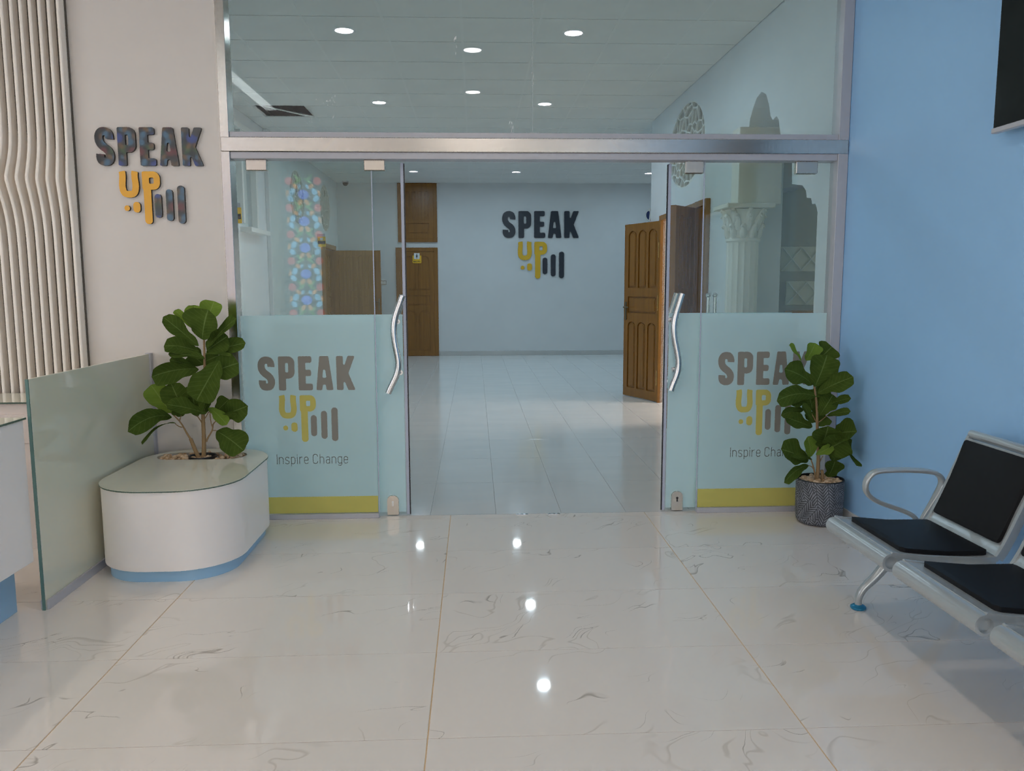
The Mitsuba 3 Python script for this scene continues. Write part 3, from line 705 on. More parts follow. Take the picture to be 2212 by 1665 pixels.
PC = (2.03, 4.60)
k = thing('plant_pot', 'dark grey cylinder pot with pale palm leaf pattern on the floor by the blue wall', 'plant pot')
prof = [(0.0, 0.004), (0.09, 0.0), (0.112, 0.004), (0.126, 0.016), (0.131, 0.035), (0.1335, 0.08), (0.135, 0.15), (0.1355, 0.22), (0.1355, 0.262), (0.134, 0.267), (0.127, 0.267), (0.126, 0.24), (0.0, 0.238)]
m, uv = lathe(prof[:9], PC[0], PC[1], 64)
uv[:, 1] = np.interp(m.vertices[:, 2], [0, 0.27], [0, 1])
part(k, 'body', m, 'm_pot', smooth=True, uv=uv)
part(k, 'rim', lathe(prof[8:], PC[0], PC[1], 64)[0], 'm_black', smooth=40, label='dark inner rim')
part(k, 'gravel', cat(*[pebble([PC[0] + r_ * math.cos(a), PC[1] + r_ * math.sin(a), 0.247 + rng.uniform(0, 0.014)], rng.uniform(0.008, 0.016)) for a, r_ in [(rng.uniform(0, 6.28), 0.112 * math.sqrt(rng.random())) for _ in range(150)]]), 'm_pebble', smooth=40, kind='stuff')
plant('fiddle_leaf_plant', 'bushy fiddle leaf plant in the patterned grey pot at right', (PC[0], PC[1], 0.245), S2, (530, 1175), ST2, L2, None)

# ------------------------------------------------------------------ waiting bench
wb = thing('waiting_bench', 'black padded steel waiting bench along the blue wall', 'bench')


def sweep_y(pts, th, y0, y1):
    p = LineString(pts).buffer(th / 2, cap_style='round', join_style='round', quad_segs=6)
    v = ext(p, y1 - y0)
    vv = v.vertices
    return trimesh.Trimesh(np.stack([vv[:, 0], y0 + vv[:, 2], vv[:, 1]], 1), v.faces[:, ::-1], process=False)


part(wb, 'beam', box(1.86, 1.92, 1.55, 3.36, 0.315, 0.375, 0.006), 'm_bench')
for y0, y1 in ((2.785, 3.265), (2.235, 2.715), (1.685, 2.165)):
    roll = Point(1.508, 0.395).buffer(0.034, quad_segs=10).difference(Point(1.508, 0.395).buffer(0.024, quad_segs=10))
    pan = LineString(spline([(1.512, 0.4265), (1.60, 0.413), (1.72, 0.402), (1.84, 0.398), (1.905, 0.402)], 24)).buffer(0.005, cap_style='flat')
    lip = LineString([(1.515, 0.363), (1.60, 0.372), (1.72, 0.376), (1.86, 0.376)]).buffer(0.004, cap_style='flat')
    m = ext(unary_union([roll, pan]), y1 - y0); vv = m.vertices
    seat = trimesh.Trimesh(np.stack([vv[:, 0], y0 + vv[:, 2], vv[:, 1]], 1), m.faces[:, ::-1], process=False)
    ends = []
    for ye in (y0, y1 - 0.012):
        pl = unary_union([pan.buffer(0.004), Polygon([(1.53, 0.37), (1.53, 0.425), (1.90, 0.405), (1.90, 0.378)])]).difference(Point(1.508, 0.395).buffer(0.024, quad_segs=10))
        e = ext(pl, 0.012); ev = e.vertices
        ends.append(trimesh.Trimesh(np.stack([ev[:, 0], ye + ev[:, 2], ev[:, 1]], 1), e.faces[:, ::-1], process=False))
    capd = [cyl([1.508, y0 + 0.014, 0.395], [1.508, y0 + 0.018, 0.395], 0.0242, 20), cyl([1.508, y1 - 0.018, 0.395], [1.508, y1 - 0.014, 0.395], 0.0242, 20)]
    s = part(wb, 'seat', cat(seat, *ends, *capd), 'm_bench', smooth=30)
    cu = box(0, 1, 0, 1, 0, 1, 0)
    cu = rrect(1.560, 1.893, y0 + 0.035, y1 - 0.035, 0.02)
    cm = ext(cu, 0.026)
    cm = cm.subdivide().subdivide()
    v = cm.vertices.copy()
    fx = np.clip((v[:, 0] - 1.56) / 0.333, 0, 1); fy = np.clip((v[:, 1] - y0 - 0.035) / (y1 - y0 - 0.07), 0, 1)
    dome = np.minimum(1, 8 * np.minimum(np.minimum(fx, 1 - fx), np.minimum(fy, 1 - fy) * 1.4))
    base = np.interp(v[:, 0], [1.56, 1.72, 1.90], [0.4235, 0.407, 0.406])
    v[:, 2] = base + v[:, 2] * (0.62 + 0.38 * dome)
    cm.vertices = v
    part(s, 'cushion', cm, 'm_leather', smooth=40, label='black leather pad')
    # backrest: from (1.915, .405) leaning back to (2.085, .795)
    bl = LineString(spline([(1.906, 0.408), (1.925, 0.43), (1.965, 0.52), (2.02, 0.65), (2.065, 0.76)], 30)).buffer(0.005, cap_style='flat')
    br = Point(2.083, 0.775).buffer(0.019, quad_segs=8)
    b_ = ext(unary_union([bl, br]), y1 - y0); bv = b_.vertices
    back = trimesh.Trimesh(np.stack([bv[:, 0], y0 + bv[:, 2], bv[:, 1]], 1), b_.faces[:, ::-1], process=False)
    sides = []
    for ye in (y0, y1 - 0.016):
        sl = LineString(spline([(1.912, 0.400), (1.93, 0.43), (1.972, 0.52), (2.027, 0.65), (2.075, 0.765)], 30)).buffer(0.015, cap_style='flat')
        e = ext(sl, 0.016); ev = e.vertices
        sides.append(trimesh.Trimesh(np.stack([ev[:, 0], ye + ev[:, 2], ev[:, 1]], 1), e.faces[:, ::-1], process=False))
    bk = part(wb, 'backrest', cat(back, *sides), 'm_bench', smooth=30)
    # pad in the plane of the back
    p0, p1 = np.array([1.938, 0.445]), np.array([2.056, 0.752])
    ax = (p1 - p0) / np.linalg.norm(p1 - p0); nr = np.array([-ax[1], ax[0]])
    Lb = np.linalg.norm(p1 - p0)
    pm_ = ext(rrect(0, Lb, y0 + 0.030, y1 - 0.030, 0.018), 0.024).subdivide().subdivide()
    v = pm_.vertices.copy()
    fx = np.clip(v[:, 0] / Lb, 0, 1); fy = np.clip((v[:, 1] - y0 - 0.03) / (y1 - y0 - 0.06), 0, 1)
    dome = np.minimum(1, 8 * np.minimum(np.minimum(fx, 1 - fx), np.minimum(fy, 1 - fy) * 1.4))
    h = 0.006 + v[:, 2] * (0.6 + 0.4 * dome) - 0.03 * (fx * (1 - fx)) + 0.004
    pm_.vertices = np.stack([p0[0] + ax[0] * v[:, 0] + nr[0] * h, v[:, 1], p0[1] + ax[1] * v[:, 0] + nr[1] * h], 1)
    part(bk, 'cushion', pm_, 'm_leather', smooth=40, label='black leather pad')
for yl in (3.315, 1.62):
    leg = part(wb, 'leg', cat(tube(spline([(1.90, yl, 0.34), (1.80, yl, 0.240), (1.71, yl, 0.125), (1.672, yl, 0.085), (1.658, yl, 0.055), (1.657, yl, 0.02)], 22), np.interp(np.linspace(0, 1, 22), [0, 0.7, 1], [0.032, 0.019, 0.015]), 14),
                              tube(spline([(1.88, yl, 0.34), (1.98, yl, 0.25), (2.07, yl, 0.13), (2.10, yl, 0.09), (2.115, yl, 0.05), (2.115, yl, 0.02)], 22), np.interp(np.linspace(0, 1, 22), [0, 0.7, 1], [0.032, 0.019, 0.015]), 14)), 'm_bench', smooth=50)
    for xf in (1.657, 2.115):
        part(leg, 'foot_pad', lathe([(0.0, 0.0), (0.028, 0.0), (0.033, 0.005), (0.033, 0.011), (0.024, 0.018), (0.012, 0.022), (0.0, 0.022)], xf, yl, 28)[0], 'm_footblue', smooth=30, label='blue tinted glide foot')
for ya in (3.325, 1.60):
    c = spline([(x_, ya, z_) for x_, z_ in [(1.905, 0.366), (1.893, 0.400), (1.855, 0.425), (1.80, 0.446), (1.74, 0.468), (1.697, 0.491), (1.670, 0.525), (1.672, 0.570), (1.698, 0.601), (1.745, 0.611), (1.80, 0.6125), (1.88, 0.610), (1.945, 0.603), (1.985, 0.588), (2.002, 0.560), (1.990, 0.515), (1.962, 0.46), (1.932, 0.405), (1.915, 0.366)]], 110)
    n = len(c)
    tg = np.gradient(c, axis=0); tg /= np.linalg.norm(tg, axis=1, keepdims=True)
    nr = np.cross(tg, [0, 1, 0])
    hw = np.interp(np.linspace(0, 1, n), [0, 0.3, 0.5, 0.75, 1], [0.011, 0.016, 0.023, 0.023, 0.011]); ht = 0.010
    V, Fq = [], []
    ring = [(math.cos(a), math.sin(a)) for a in np.linspace(0, 2 * math.pi, 12, endpoint=False)]
    for i in range(n):
        for ca, sa in ring: V.append(c[i] + np.array([0, 1, 0]) * hw[i] * np.sign(ca) * abs(ca) ** 0.7 + nr[i] * ht * np.sign(sa) * abs(sa) ** 0.7)
    for i in range(n - 1):
        for j in range(12): Fq.append([i * 12 + j, i * 12 + (j + 1) % 12, (i + 1) * 12 + (j + 1) % 12, (i + 1) * 12 + j])
    part(wb, 'armrest', (np.array(V), np.array(Fq)), 'm_bench', smooth=True, label='looped steel armrest')

# ------------------------------------------------------------------ television
tv = thing('television', 'large black wall television high on the blue wall', 'television')
part(tv, 'casing', box(2.128, 2.165, 2.10, 3.335, 2.018, 2.74, 0.004), 'm_black')
part(tv, 'display', box(2.1265, 2.1285, 2.108, 3.328, 2.034, 2.732), 'm_tvscreen')
part(tv, 'bezel', box(2.122, 2.150, 2.098, 3.337, 2.012, 2.0335, 0.003), 'm_anod', label='thin metallic lower bezel')
part(tv, 'wall_bracket', box(2.166, 2.198, 2.5, 2.95, 2.2, 2.55, 0.002), 'm_black')


# ------------------------------------------------------------------ ceiling lights
def ring_mesh(x, y, z, r0, r1):
    return lathe([(r0, z), (r0, z - 0.006), (r0 + 0.004, z - 0.008), (r1 - 0.004, z - 0.005), (r1, z)], x, y, 32)[0]


def disk_mesh(x, y, z, r, n=28):
    th = np.linspace(0, 2 * np.pi, n, endpoint=False)
    V = np.vstack([np.stack([x + r * np.cos(th), y + r * np.sin(th), z + 0 * th], 1), [[x, y, z]]])
    return trimesh.Trimesh(V, [[n, (i + 1) % n, i] for i in range(n)], process=False)


names_h = ['nearest left round light in the hall ceiling above the transom', 'nearest right round light in the hall ceiling above the transom', 'second left round hall ceiling light, right of the slipped panel', 'second right round hall ceiling light over the doorway',
           'third left round hall ceiling light hidden by the header', 'third right round hall ceiling light hidden by the header', 'far round hall ceiling light above the cupboard', 'far round hall ceiling light above the back sign', 'far round hall ceiling light at the right wall corner',
           'round hall ceiling light in the wing to the right']
for i, (x, y) in enumerate(HALL_LAMPS):
    k = thing('ceiling_light', names_h[i], 'ceiling light', 'round ceiling lights of the hall')
    part(k, 'rim', ring_mesh(x, y, ZC, 0.070, 0.088), 'm_rim', smooth=30)
    part(k, 'diffuser', {**mikit.ply(disk_mesh(x, y, ZC - 0.004, 0.0705), 'm_rim'), 'emitter': light(HALL_C, HALL_L)})
for i, (x, y) in enumerate(LOBBY_LAMPS):
    k = thing('ceiling_light', f'warm round lobby ceiling light outside the frame, {["first of the middle row", "second of the middle row", "added fill behind the viewer in the middle", "added fill behind the viewer left of the middle", "added fill behind the viewer at right", "added fill behind the viewer at far left", "added fill, first of the left row", "added fill, second of the left row"][i]}', 'ceiling light', 'round ceiling lights of the lobby')
    part(k, 'rim', ring_mesh(x, y, ZC, 0.075, 0.092), 'm_rim', smooth=30)
    part(k, 'diffuser', {**mikit.ply(disk_mesh(x, y, ZC - 0.004, 0.0755), 'm_rim'), 'emitter': light(LOBBY_C, LOBBY_L)})
k = thing('strip_light', 'long white strip light on the lobby ceiling, outside the frame at left', 'strip light')
part(k, 'casing', box(-2.31, -2.17, 0.25, 2.1, ZC - 0.045, ZC, 0.004), 'm_rim')
part(k, 'diffuser', {**mikit.ply(trimesh.Trimesh([[-2.30, 0.26, ZC - 0.046], [-2.18, 0.26, ZC - 0.046], [-2.18, 2.09, ZC - 0.046], [-2.30, 2.09, ZC - 0.046]], [[0, 2, 1], [0, 3, 2]], process=False), 'm_rim'), 'emitter': light((0.9, 1.0, 1.0), STRIP_L)})


# ------------------------------------------------------------------ wooden doors
def arch_panel(x0, x1, z0, z1):
    r = (x1 - x0) / 2
    return sbox(x0, z0, x1, z1 - r * 0.8).union(affinity.scale(Point((x0 + x1) / 2, z1 - r * 0.8).buffer(r, quad_segs=8), 1, 0.8))


def wood_leaf(parent, w, h, place, mt='m_wood', cols=3, cupboard=False):
    """leaf in local x (width), z (height), thickness 0.045 centred on y = 0; place() maps the mesh to the world."""
    st = 0.085
    cw = (w - 2 * st - (cols - 1) * 0.045) / cols
    if cupboard: rows = [('h', 0.10, 0.30), ('p', 0.38, h - 0.09)]
    else: rows = [('p', 0.11, 0.44 * h), ('h', 0.49 * h, 0.585 * h), ('p', 0.635 * h, h - 0.085)]
    holes = []
    for kd, z0, z1 in rows:
        if kd == 'h': holes.append(sbox(st, z0, w - st, z1))
        else: holes += [arch_panel(st + c * (cw + 0.045), st + c * (cw + 0.045) + cw, z0, z1) for c in range(cols)]
    frame = sbox(0, 0, w, h).difference(unary_union(holes))
    lf = part(parent, 'leaf', place(face_y(ext(frame, 0.045), 0.0225)), mt)
    for q in holes:
        back = ext(q.buffer(0.002), 0.008); back = face_y(back, 0.004)
        rz = cat(face_y(ext(q.buffer(-0.018, join_style='mitre'), 0.030), 0.015), face_y(ext(q.buffer(-0.032, join_style='mitre'), 0.040), 0.020))
        part(lf, 'panel', place(cat(back, rz)), mt)
    return lf


def shift(o, ang=0.0):
    return lambda m: rot_z(m, ang, (0, 0)).apply_translation(o)


def frame_y(parent, x0, x1, y, z1, w, d, mt, z0=0.0):
    """door casing on a wall that faces -y."""
    part(parent, 'casing', cat(box(x0, x0 + w, y - d, y, z0, z1, 0.004), box(x1 - w, x1, y - d, y, z0, z1, 0.004), box(x0 + w, x1 - w, y - d, y, z1 - w, z1, 0.004)), mt)


def lever(parent, place):
    m = cat(box(-0.018, 0.018, -0.034, -0.0228, -0.11, 0.11, 0.003), cyl([0, -0.034, 0.045], [0, -0.066, 0.045], 0.009, 12), tube([[0, -0.064, 0.045], [0.02, -0.066, 0.046], [0.11, -0.064, 0.045]], [0.010, 0.009, 0.008], 10))
    part(parent, 'handle', place(m), 'm_bronze', smooth=40, label='bronze lever handle')


# door in the back wall and the cupboard above it
d1 = struct('door_1', 'closed brown wooden door in the back wall with a small yellow sign')
frame_y(d1, -1.543, -0.722, 16.27, 2.138, 0.075, 0.05, 'm_wood')
pl = shift((-1.468, 16.245, 0.004))
wood_leaf(d1, 0.671, 2.055, pl, 'm_wood', 2)
cp = thing('wall_cupboard', 'brown wooden cupboard set in the back wall above the closed door', 'cupboard')
frame_y(cp, -1.49, -0.724, 16.27, 3.380, 0.07, 0.05, 'm_wood', 2.245)
part(cp, 'sill', box(-1.42, -0.794, 16.22, 16.27, 2.245, 2.31, 0.003), 'm_wood')
lf = wood_leaf(cp, 0.626, 1.0, shift((-1.42, 16.245, 2.310)), 'm_wood', 4, True)
# left door, open at a right angle to the left wall
d2 = struct('door_2', 'wooden door standing open from the left wall of the hall')
part(d2, 'casing', cat(box(-2.69, -2.60, 14.47, 14.55, 0, 2.14, 0.004), box(-2.69, -2.60, 15.55, 15.63, 0, 2.14, 0.004), box(-2.69, -2.60, 14.55, 15.55, 2.06, 2.14, 0.004), box(-2.815, -2.605, 15.53, 15.549, 0, 2.058)), 'm_wood')
wood_leaf(d2, 0.87, 2.045, shift((-2.63, 15.50, 0.008)), 'm_wood', 4)
wood_leaf(d2, 0.99, 2.05, lambda m: rot_z(m, math.pi / 2, (0, 0)).apply_translation([-2.72, 14.555, 0.005]), 'm_wood', 4)
lever(d2, lambda m: m.apply_translation([0, 0, 0]).apply_transform(np.diag([-1, 1, 1, 1.0])).apply_translation([-1.80, 15.50, 1.05]))
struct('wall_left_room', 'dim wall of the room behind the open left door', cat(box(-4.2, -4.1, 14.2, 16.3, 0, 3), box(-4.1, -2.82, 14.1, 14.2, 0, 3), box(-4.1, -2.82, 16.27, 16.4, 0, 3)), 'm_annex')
# right doorway with two leaves
d3 = struct('door_3', 'tall wooden door folded back into the hall from the right doorway')
ang = math.atan2(10.225 - 9.53, 1.905 - 2.205)
wlen = math.hypot(10.225 - 9.53, 1.905 - 2.205)


def place3(m):
    m = m.apply_transform(trimesh.transformations.rotation_matrix(math.pi, [0, 0, 1])).apply_translation([wlen, 0, 0])
    return rot_z(m, ang, (0, 0)).apply_translation([2.205, 9.53, 0.008])


part(d3, 'casing', cat(box(2.165, 2.23, 9.50, 9.575, 0, 2.20, 0.004), box(2.165, 2.23, 8.01, 8.07, 0, 2.20, 0.004), box(2.165, 2.23, 8.07, 9.50, 2.14, 2.20, 0.004)), 'm_wood')
wood_leaf(d3, wlen, 2.135, place3, 'm_wood', 3)
lever(d3, lambda m: place3(m.apply_translation([0.05, 0, 1.07])))
for zh in (0.28, 1.18, 1.80):
    part(d3, 'hinge', place3(cat(box(wlen - 0.05, wlen, -0.0262, -0.0227, zh - 0.09, zh + 0.09), cyl([wlen, -0.03, zh - 0.09], [wlen, -0.03, zh + 0.09], 0.008, 10))), 'm_brass', label='brass hinge')
d4 = struct('door_4', 'dark wooden door leaf behind the right glass door')
a4 = math.atan2(7.74 - 8.05, 1.885 - 2.165); w4 = math.hypot(7.74 - 8.05, 1.885 - 2.165)


def place4(m):
    return rot_z(m.apply_transform(trimesh.transformations.rotation_matrix(math.pi, [0, 0, 1])).apply_translation([w4, 0, 0]), a4 + math.pi, (0, 0)).apply_translation([1.885, 7.74, 0.008]) if False else rot_z(m, a4 + math.pi, (0, 0)).apply_translation([1.885, 7.74, 0.008])


wood_leaf(d4, w4, 2.14, place4, 'm_wood', 2)
part(d4, 'edge_strip', place4(box(-0.006, 0.0, -0.035, 0.035, 0, 2.14, 0.002)), 'm_wood')
part(d4, 'casing', cat(box(2.155, 2.2, 7.60, 7.70, 0, 2.20, 0.004), box(2.175, 2.2, 7.70, 8.0, 0, 2.14, 0.003), box(2.155, 2.2, 7.70, 8.0, 2.14, 2.20, 0.004)), 'm_wood')
# daylit window in the side room
struct('window_8', 'bright window of the side room right of the hall')
part('window_8', 'pane', {**mikit.ply(trimesh.Trimesh([[4.97, 8.1, 0.9], [4.97, 9.6, 0.9], [4.97, 9.6, 2.3], [4.97, 8.1, 2.3]], [[0, 2, 1], [0, 3, 2]], process=False), 'm_daypane'), 'emitter': light((1.0, 0.83, 0.72), SIDE_L)})
part('window_8', 'frame', cat(box(4.94, 5.0, 8.02, 8.1, 0.82, 2.38), box(4.94, 5.0, 9.6, 9.68, 0.82, 2.38), box(4.94, 5.0, 8.1, 9.6, 0.82, 0.9), box(4.94, 5.0, 8.1, 9.6, 2.3, 2.38)), 'm_rim')


struct('window_11', 'glowing window panel added to brighten the dim room behind the arch, out of view')  # unseen glow added to lift the room behind the arch
part('window_11', 'pane', {**mikit.ply(trimesh.Trimesh([[4.97, 5.5, 1.0], [4.97, 6.9, 1.0], [4.97, 6.9, 2.4], [4.97, 5.5, 2.4]], [[0, 2, 1], [0, 3, 2]], process=False), 'm_daypane'), 'emitter': light((0.95, 1.0, 0.95), 1.5)})
part('window_11', 'frame', cat(box(4.94, 5.0, 5.42, 5.5, 0.92, 2.48), box(4.94, 5.0, 6.9, 6.98, 0.92, 2.48), box(4.94, 5.0, 5.5, 6.9, 0.92, 1.0), box(4.94, 5.0, 5.5, 6.9, 2.4, 2.48)), 'm_rim')


# ------------------------------------------------------------------ oval lattice windows
def cells(shape, n, seed, ax=1.0):
    r = np.random.default_rng(seed)
    x0, y0, x1, y1 = shape.bounds
    P = [(r.uniform(x0, x1), r.uniform(y0, y1)) for _ in range(n)]
    for _ in range(2):
        vd = shapely.voronoi_polygons(MultiPoint([(a / ax, b) for a, b in P]), extend_to=affinity.scale(shape, 1.3, 1.3))
        P = [(g.centroid.x * ax, g.centroid.y) for g in vd.geoms]
        P = [(min(max(a, x0), x1), min(max(b, y0), y1)) for a, b in P]
    return [c for c in (affinity.scale(g, ax, 1.0, origin=(0, 0)).intersection(shape) for g in vd.geoms) if c.area > 1e-5]


def oval_window(n_, label, cy, cz, a, b, n, seed, mats, place, bar, ax=0.6):
    k = struct(f'window_{n_}', label)
    el = affinity.scale(Point(cy, cz).buffer(1, quad_segs=24), a, b)
    cs = cells(el, n, seed, ax)
    lat = el.difference(unary_union([c.buffer(-bar * 0.5).buffer(-bar * 0.6).buffer(bar * 0.6) for c in cs]))
    part(k, 'lattice', place(ext(lat, 0.03), 0.0), 'm_lattice' if bar > 0.012 else 'm_lead', label='lattice of curved bars')
    for i, c in enumerate(cs):
        part(k, 'pane', place(ext(c, 0.006), 0.020), mats[i % len(mats)])


pr = lambda m, d: face_x(m, 2.203 + d, 1)
pl_ = lambda m, d: face_x(m, -2.675 - d, -1)
oval_window(1, 'oval window with white web lattice high on the right hall wall', 8.56, 2.83, 0.70, 0.42, 75, 3, ['m_paneC', 'm_paneA', 'm_paneC', 'm_paneD'], pr, 0.015, 1.6)
oval_window(2, 'oval stained glass window on the left hall wall, nearer one', 12.68, 2.73, 0.5, 0.4, 60, 5, ['m_paneO', 'm_paneA', 'm_paneB', 'm_paneBl', 'm_paneG'], pl_, 0.016)
oval_window(3, 'oval lattice window on the left hall wall above the open door', 15.0, 2.78, 0.5, 0.41, 60, 6, ['m_paneC', 'm_paneA', 'm_paneC'], pl_, 0.014)
oval_window(4, 'red and blue oval window on the back wall half hidden by the corner', 3.80, 2.77, 0.40, 0.21, 26, 8, ['m_paneBl', 'm_paneR', 'm_paneBl', 'm_paneR'], lambda m, d: face_y(m, 16.262 + d * 0.2 - 0.0), 0.022)
# framed window on the left wall
k = struct('window_5', 'white framed window on the left hall wall')
part(k, 'frame', cat(box(-2.70, -2.63, 9.05, 9.12, 2.06, 3.24, 0.003), box(-2.70, -2.63, 10.18, 10.25, 2.06, 3.24, 0.003), box(-2.70, -2.63, 9.12, 10.18, 3.17, 3.24, 0.003), box(-2.71, -2.64, 9.62, 9.68, 2.12, 3.17, 0.003)), 'm_plaster')
part(k, 'sill', box(-2.76, -2.54, 9.55, 10.42, 2.02, 2.075, 0.004), 'm_plaster')
part(k, 'pane', box(-2.76, -2.75, 9.1, 10.2, 2.1, 3.2), 'm_daypane')
# stained glass windows behind the viewer
STAIN = {'blue': (0.12, 0.22, 1.0), 'sky': (0.25, 0.62, 1.0), 'orange': (0.75, 0.36, 0.09), 'red': (0.62, 0.09, 0.09), 'green': (0.16, 0.40, 0.11)}
for n_, x0, x1, sd in ((6, -3.05, -2.40, 21), (7, -5.85, -4.05, 22)):
    k = struct(f'window_{n_}', 'narrow stained glass window behind the viewer' if n_ == 6 else 'wide stained glass window behind the viewer at far left')
    R = sbox(x0, 0.55, x1, 3.32 if n_ == 6 else 4.45)
    groups = {c: [] for c in STAIN}
    top = 3.25 if n_ == 6 else 4.40
    ell = lambda x, y, a, b, r=0.0: affinity.rotate(affinity.scale(Point(x, y).buffer(1, quad_segs=5), a, b), r)
    for cx in ([(x0 + x1) / 2] if n_ == 6 else [-5.52, -4.95, -4.38]):
        zc_ = 0.75
        while zc_ < top - 0.1:
            groups['blue'].append(ell(cx, zc_, 0.085, 0.075))
            for sx in (-1, 1):
                groups['red'].append(ell(cx + sx * 0.225, zc_ + 0.21, 0.062, 0.062))
                groups['sky'] += [ell(cx + sx * 0.175, zc_ + 0.045, 0.042, 0.060, sx * 30), ell(cx + sx * 0.20, zc_ - 0.065, 0.040, 0.055, -sx * 35), ell(cx + sx * 0.062, zc_ + 0.125, 0.022, 0.038, sx * 20)]
                groups['orange'] += [ell(cx + sx * 0.055, zc_ - 0.125, 0.032, 0.052, sx * 35), ell(cx + sx * 0.125, zc_ + 0.13, 0.030, 0.050, -sx * 50), ell(cx + sx * 0.25, zc_ + 0.02, 0.02, 0.05, sx * 12)]
                groups['green'] += [ell(cx + sx * 0.075, zc_ + 0.215, 0.020, 0.075, sx * 55), ell(cx + sx * 0.10, zc_ + 0.265, 0.018, 0.065, -sx * 40)]
            zc_ += 0.42
    groups = {c: [g.intersection(R.buffer(-0.01)) for g in v] for c, v in groups.items()}
    keep = [g for v in groups.values() for g in v]
    part(k, 'lattice', face_y(ext(R.difference(unary_union(keep)), 0.02), -3.66), 'm_plaster')
    for cname, lst in groups.items():
        lst = [g for g in lst if g.area > 1e-5]
        m = face_y(ext(unary_union(lst), 0.004), -3.67)
        m.faces = m.faces if np.mean(m.face_normals[:, 1]) < 9 else m.faces
        v = m.vertices; keepf = [f for f in m.faces if np.ptp(v[f][:, 1]) < 1e-6]
        ff = []
        for f in keepf:
            nrm = np.cross(v[f[1]] - v[f[0]], v[f[2]] - v[f[0]])
            ff.append(f if nrm[1] > 0 else f[::-1])
        part(k, 'pane', {**mikit.ply(trimesh.Trimesh(v, ff, process=True), 'm_daypane'), 'emitter': light(STAIN[cname], STAIN_L)}, None, kind='stuff')

# ------------------------------------------------------------------ column, annex glass, posts
CX, CY = 2.150, 6.50
co = thing('column', 'white fluted column with carved capital at the lobed arch', 'column')
th = np.linspace(0, 2 * np.pi, 97)[:-1]
rad = 0.125 * (1 - 0.055 * np.abs(np.cos(th * 8)) ** 0.6 * 1.0)
shaft = Polygon([(CX + r * math.cos(a), CY + r * math.sin(a)) for r, a in zip(rad, th)])
part(co, 'shaft', ext(shaft, 1.62).apply_translation([0, 0, 0.12]), 'm_stone', smooth=25)
part(co, 'base', lathe([(0, 0), (0.17, 0), (0.17, 0.05), (0.155, 0.07), (0.16, 0.09), (0.13, 0.12), (0, 0.12)], CX, CY, 40)[0], 'm_stone', smooth=30)
capm = [lathe([(0.0, 1.735), (0.125, 1.735), (0.135, 1.745), (0.135, 1.76), (0.120, 1.77), (0.118, 1.82), (0.125, 1.90), (0.145, 1.965), (0.165, 1.99), (0.0, 1.992)], CX, CY, 40)[0]]
for tier, (zb, hgt, n, r0) in enumerate(((1.77, 0.10, 10, 0.120), (1.83, 0.12, 10, 0.124), (1.89, 0.10, 8, 0.135))):
    for i in range(n):
        a = 2 * math.pi * (i + 0.5 * tier) / n
        c_, s_ = math.cos(a), math.sin(a)
        p = [(r0 - 0.006, zb), (r0 + 0.008, zb + hgt * 0.5), (r0 + 0.026, zb + hgt * 0.85), (r0 + 0.045, zb + hgt * 0.93), (r0 + 0.05, zb + hgt * 0.80)]
        capm.append(tube(spline([(CX + c_ * r, CY + s_ * r, z) for r, z in p], 8), [0.022, 0.026, 0.028, 0.027, 0.024, 0.02, 0.016, 0.010], 7))
part(co, 'capital', cat(*capm), 'm_stone', smooth=40, label='carved leafy capital')
part(co, 'abacus', box(CX - 0.19, CX + 0.19, CY - 0.19, CY + 0.19, 1.993, 2.030, 0.006), 'm_stone')
part(co, 'impost', box(CX - 0.075, CX + 0.27, CY - 0.08, CY + 0.10, 2.031, 2.62, 0.004), 'm_stone', label='cream impost block')
k = thing('glass_screen', 'dark tinted glass panel standing inside the arch', 'glass panel')
part(k, 'pane', quad_x(2.70, 5.3, 7.40, 0.02, 2.19), 'm_glass')
part(k, 'edge', box(2.694, 2.706, 7.40, 7.412, 0.02, 2.19), 'm_glassedge')
part(k, 'top_rail', box(2.685, 2.715, 5.3, 7.40, 2.19, 2.225, 0.002), 'm_anod')
k = struct('window_9', 'reflection of latticed windows built as solid panes behind the arch')  # reflected windows modelled as solid panes on the annex wall
for z0, z1, x0, x1, mt in ((1.52, 1.745, 2.82, 3.20, 'm_stone'), (1.21, 1.43, 2.88, 3.20, 'm_stone'), (1.05, 1.16, 2.88, 3.20, 'm_paneO')):
    part(k, 'pane', box(x0, x1, 7.43, 7.45, z0, z1, 0.002), mt)
    if mt == 'm_stone':
        for xx in (x0 + 0.10, x0 + 0.28):
            zc_ = (z0 + z1) / 2; hh = (z1 - z0) / 2 - 0.01
            part(k, 'grille', cat(cyl([xx - 0.09, 7.42, zc_ - hh], [xx + 0.09, 7.42, zc_ + hh], 0.006, 8), cyl([xx - 0.09, 7.42, zc_ + hh], [xx + 0.09, 7.42, zc_ - hh], 0.006, 8)), 'm_rim')
for x, lb in ((1.882, 'chrome rod with ball top behind the right glass, left of the pair'), (1.938, 'chrome rod with ball top behind the right glass, right of the pair')):
    k = thing('chrome_rod', lb, 'barrier post', 'chrome rods')  # door pull handles simplified to free-standing chrome rods
    part(k, 'pole', cyl([x, 6.5, 0.01], [x, 6.5, 1.30], 0.014, 16), 'm_chrome', smooth=40)
    part(k, 'base', lathe([(0, 0), (0.026, 0), (0.026, 0.008), (0.014, 0.012), (0, 0.012)], x, 6.5, 20)[0], 'm_chrome', smooth=30)
    part(k, 'finial', trimesh.creation.icosphere(subdivisions=2, radius=0.021).apply_translation([x, 6.5, 1.315]), 'm_chrome', smooth=True)

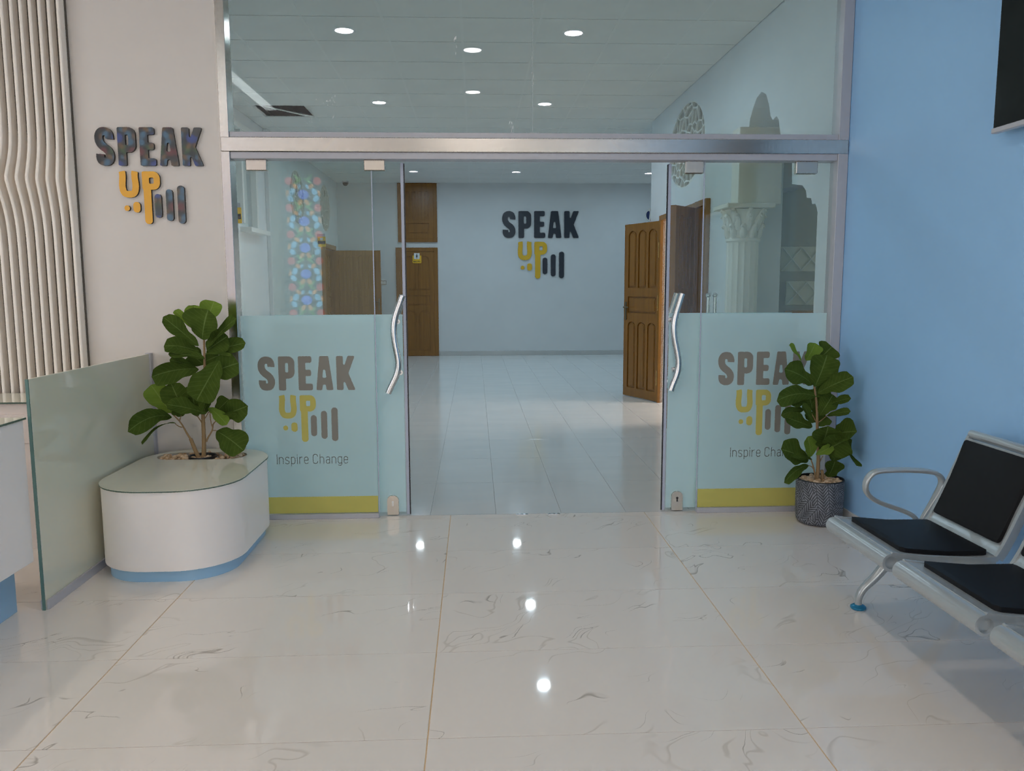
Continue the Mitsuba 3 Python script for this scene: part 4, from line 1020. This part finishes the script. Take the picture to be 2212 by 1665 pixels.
# ------------------------------------------------------------------ small things in the hall
k = thing('door_sign', 'yellow and white washroom sign on the closed back door', 'sign')
part(k, 'plate', face_y(ext(rrect(-1.215, -1.040, 1.835, 1.985, 0.018), 0.006), 16.221), 'm_yellow')
part(k, 'white_plate', face_y(ext(rrect(-1.185, -1.075, 1.915, 2.03, 0.014), 0.004), 16.2145), 'm_paper')
part(k, 'pictogram', face_y(ext(unary_union([Point(-1.13, 2.003).buffer(0.010), rrect(-1.145, -1.115, 1.955, 1.99, 0.006), sbox(-1.139, 1.925, -1.1325, 1.96), sbox(-1.1275, 1.925, -1.121, 1.96)]), 0.001), 16.2103), 'm_black')
tm = meshkit.text_mesh('Men WC', 0.026, 0.001, True)
tm.apply_translation([-tm.bounds[:, 0].mean(), -tm.bounds[:, 1].mean(), 0])
part(k, 'lettering', face_y(tm.apply_translation([-1.1275, 1.868, 0]), 16.2149), 'm_black')
k = thing('light_switch', 'small beige double switch on the back wall beside the open left door', 'switch')
part(k, 'plate', box(-1.86, -1.74, 16.258, 16.27, 1.415, 1.50, 0.003), 'm_fitting')
for dx in (-0.028, 0.028):
    part(k, 'rocker', box(-1.80 + dx - 0.02, -1.80 + dx + 0.02, 16.252, 16.258, 1.43, 1.485, 0.002), 'm_paper')
for y, z, lb in ((9.12, 2.08, 'yellow hanging sign under the left hall window'), (14.15, 2.06, 'yellow hanging sign beside the left open door')):
    k = thing('hanging_sign', lb, 'sign')
    part(k, 'plate', box(-2.665, -2.53, y, y + 0.012, z, z + 0.17, 0.002), 'm_yellow')
    part(k, 'dark_band', box(-2.66, -2.535, y - 0.002, y - 0.0002, z + 0.045, z + 0.10), 'm_black')
    part(k, 'pictogram', box(-2.62, -2.575, y - 0.002, y - 0.0002, z + 0.11, z + 0.15), 'm_paper')
    part(k, 'bracket', box(-2.67, -2.54, y + 0.002, y + 0.010, z + 0.17, z + 0.22, 0.001), 'm_anod')
k = thing('security_camera', 'small dark dome camera at the far left corner of the hall ceiling', 'camera')
part(k, 'base', cyl([-2.45, 16.0, ZC - 0.03], [-2.45, 16.0, ZC], 0.06, 20), 'm_anod', smooth=40)
dm = trimesh.creation.icosphere(subdivisions=2, radius=0.055)
part(k, 'dome', dm.apply_translation([-2.45, 16.0, ZC - 0.035]), 'm_black', smooth=True)
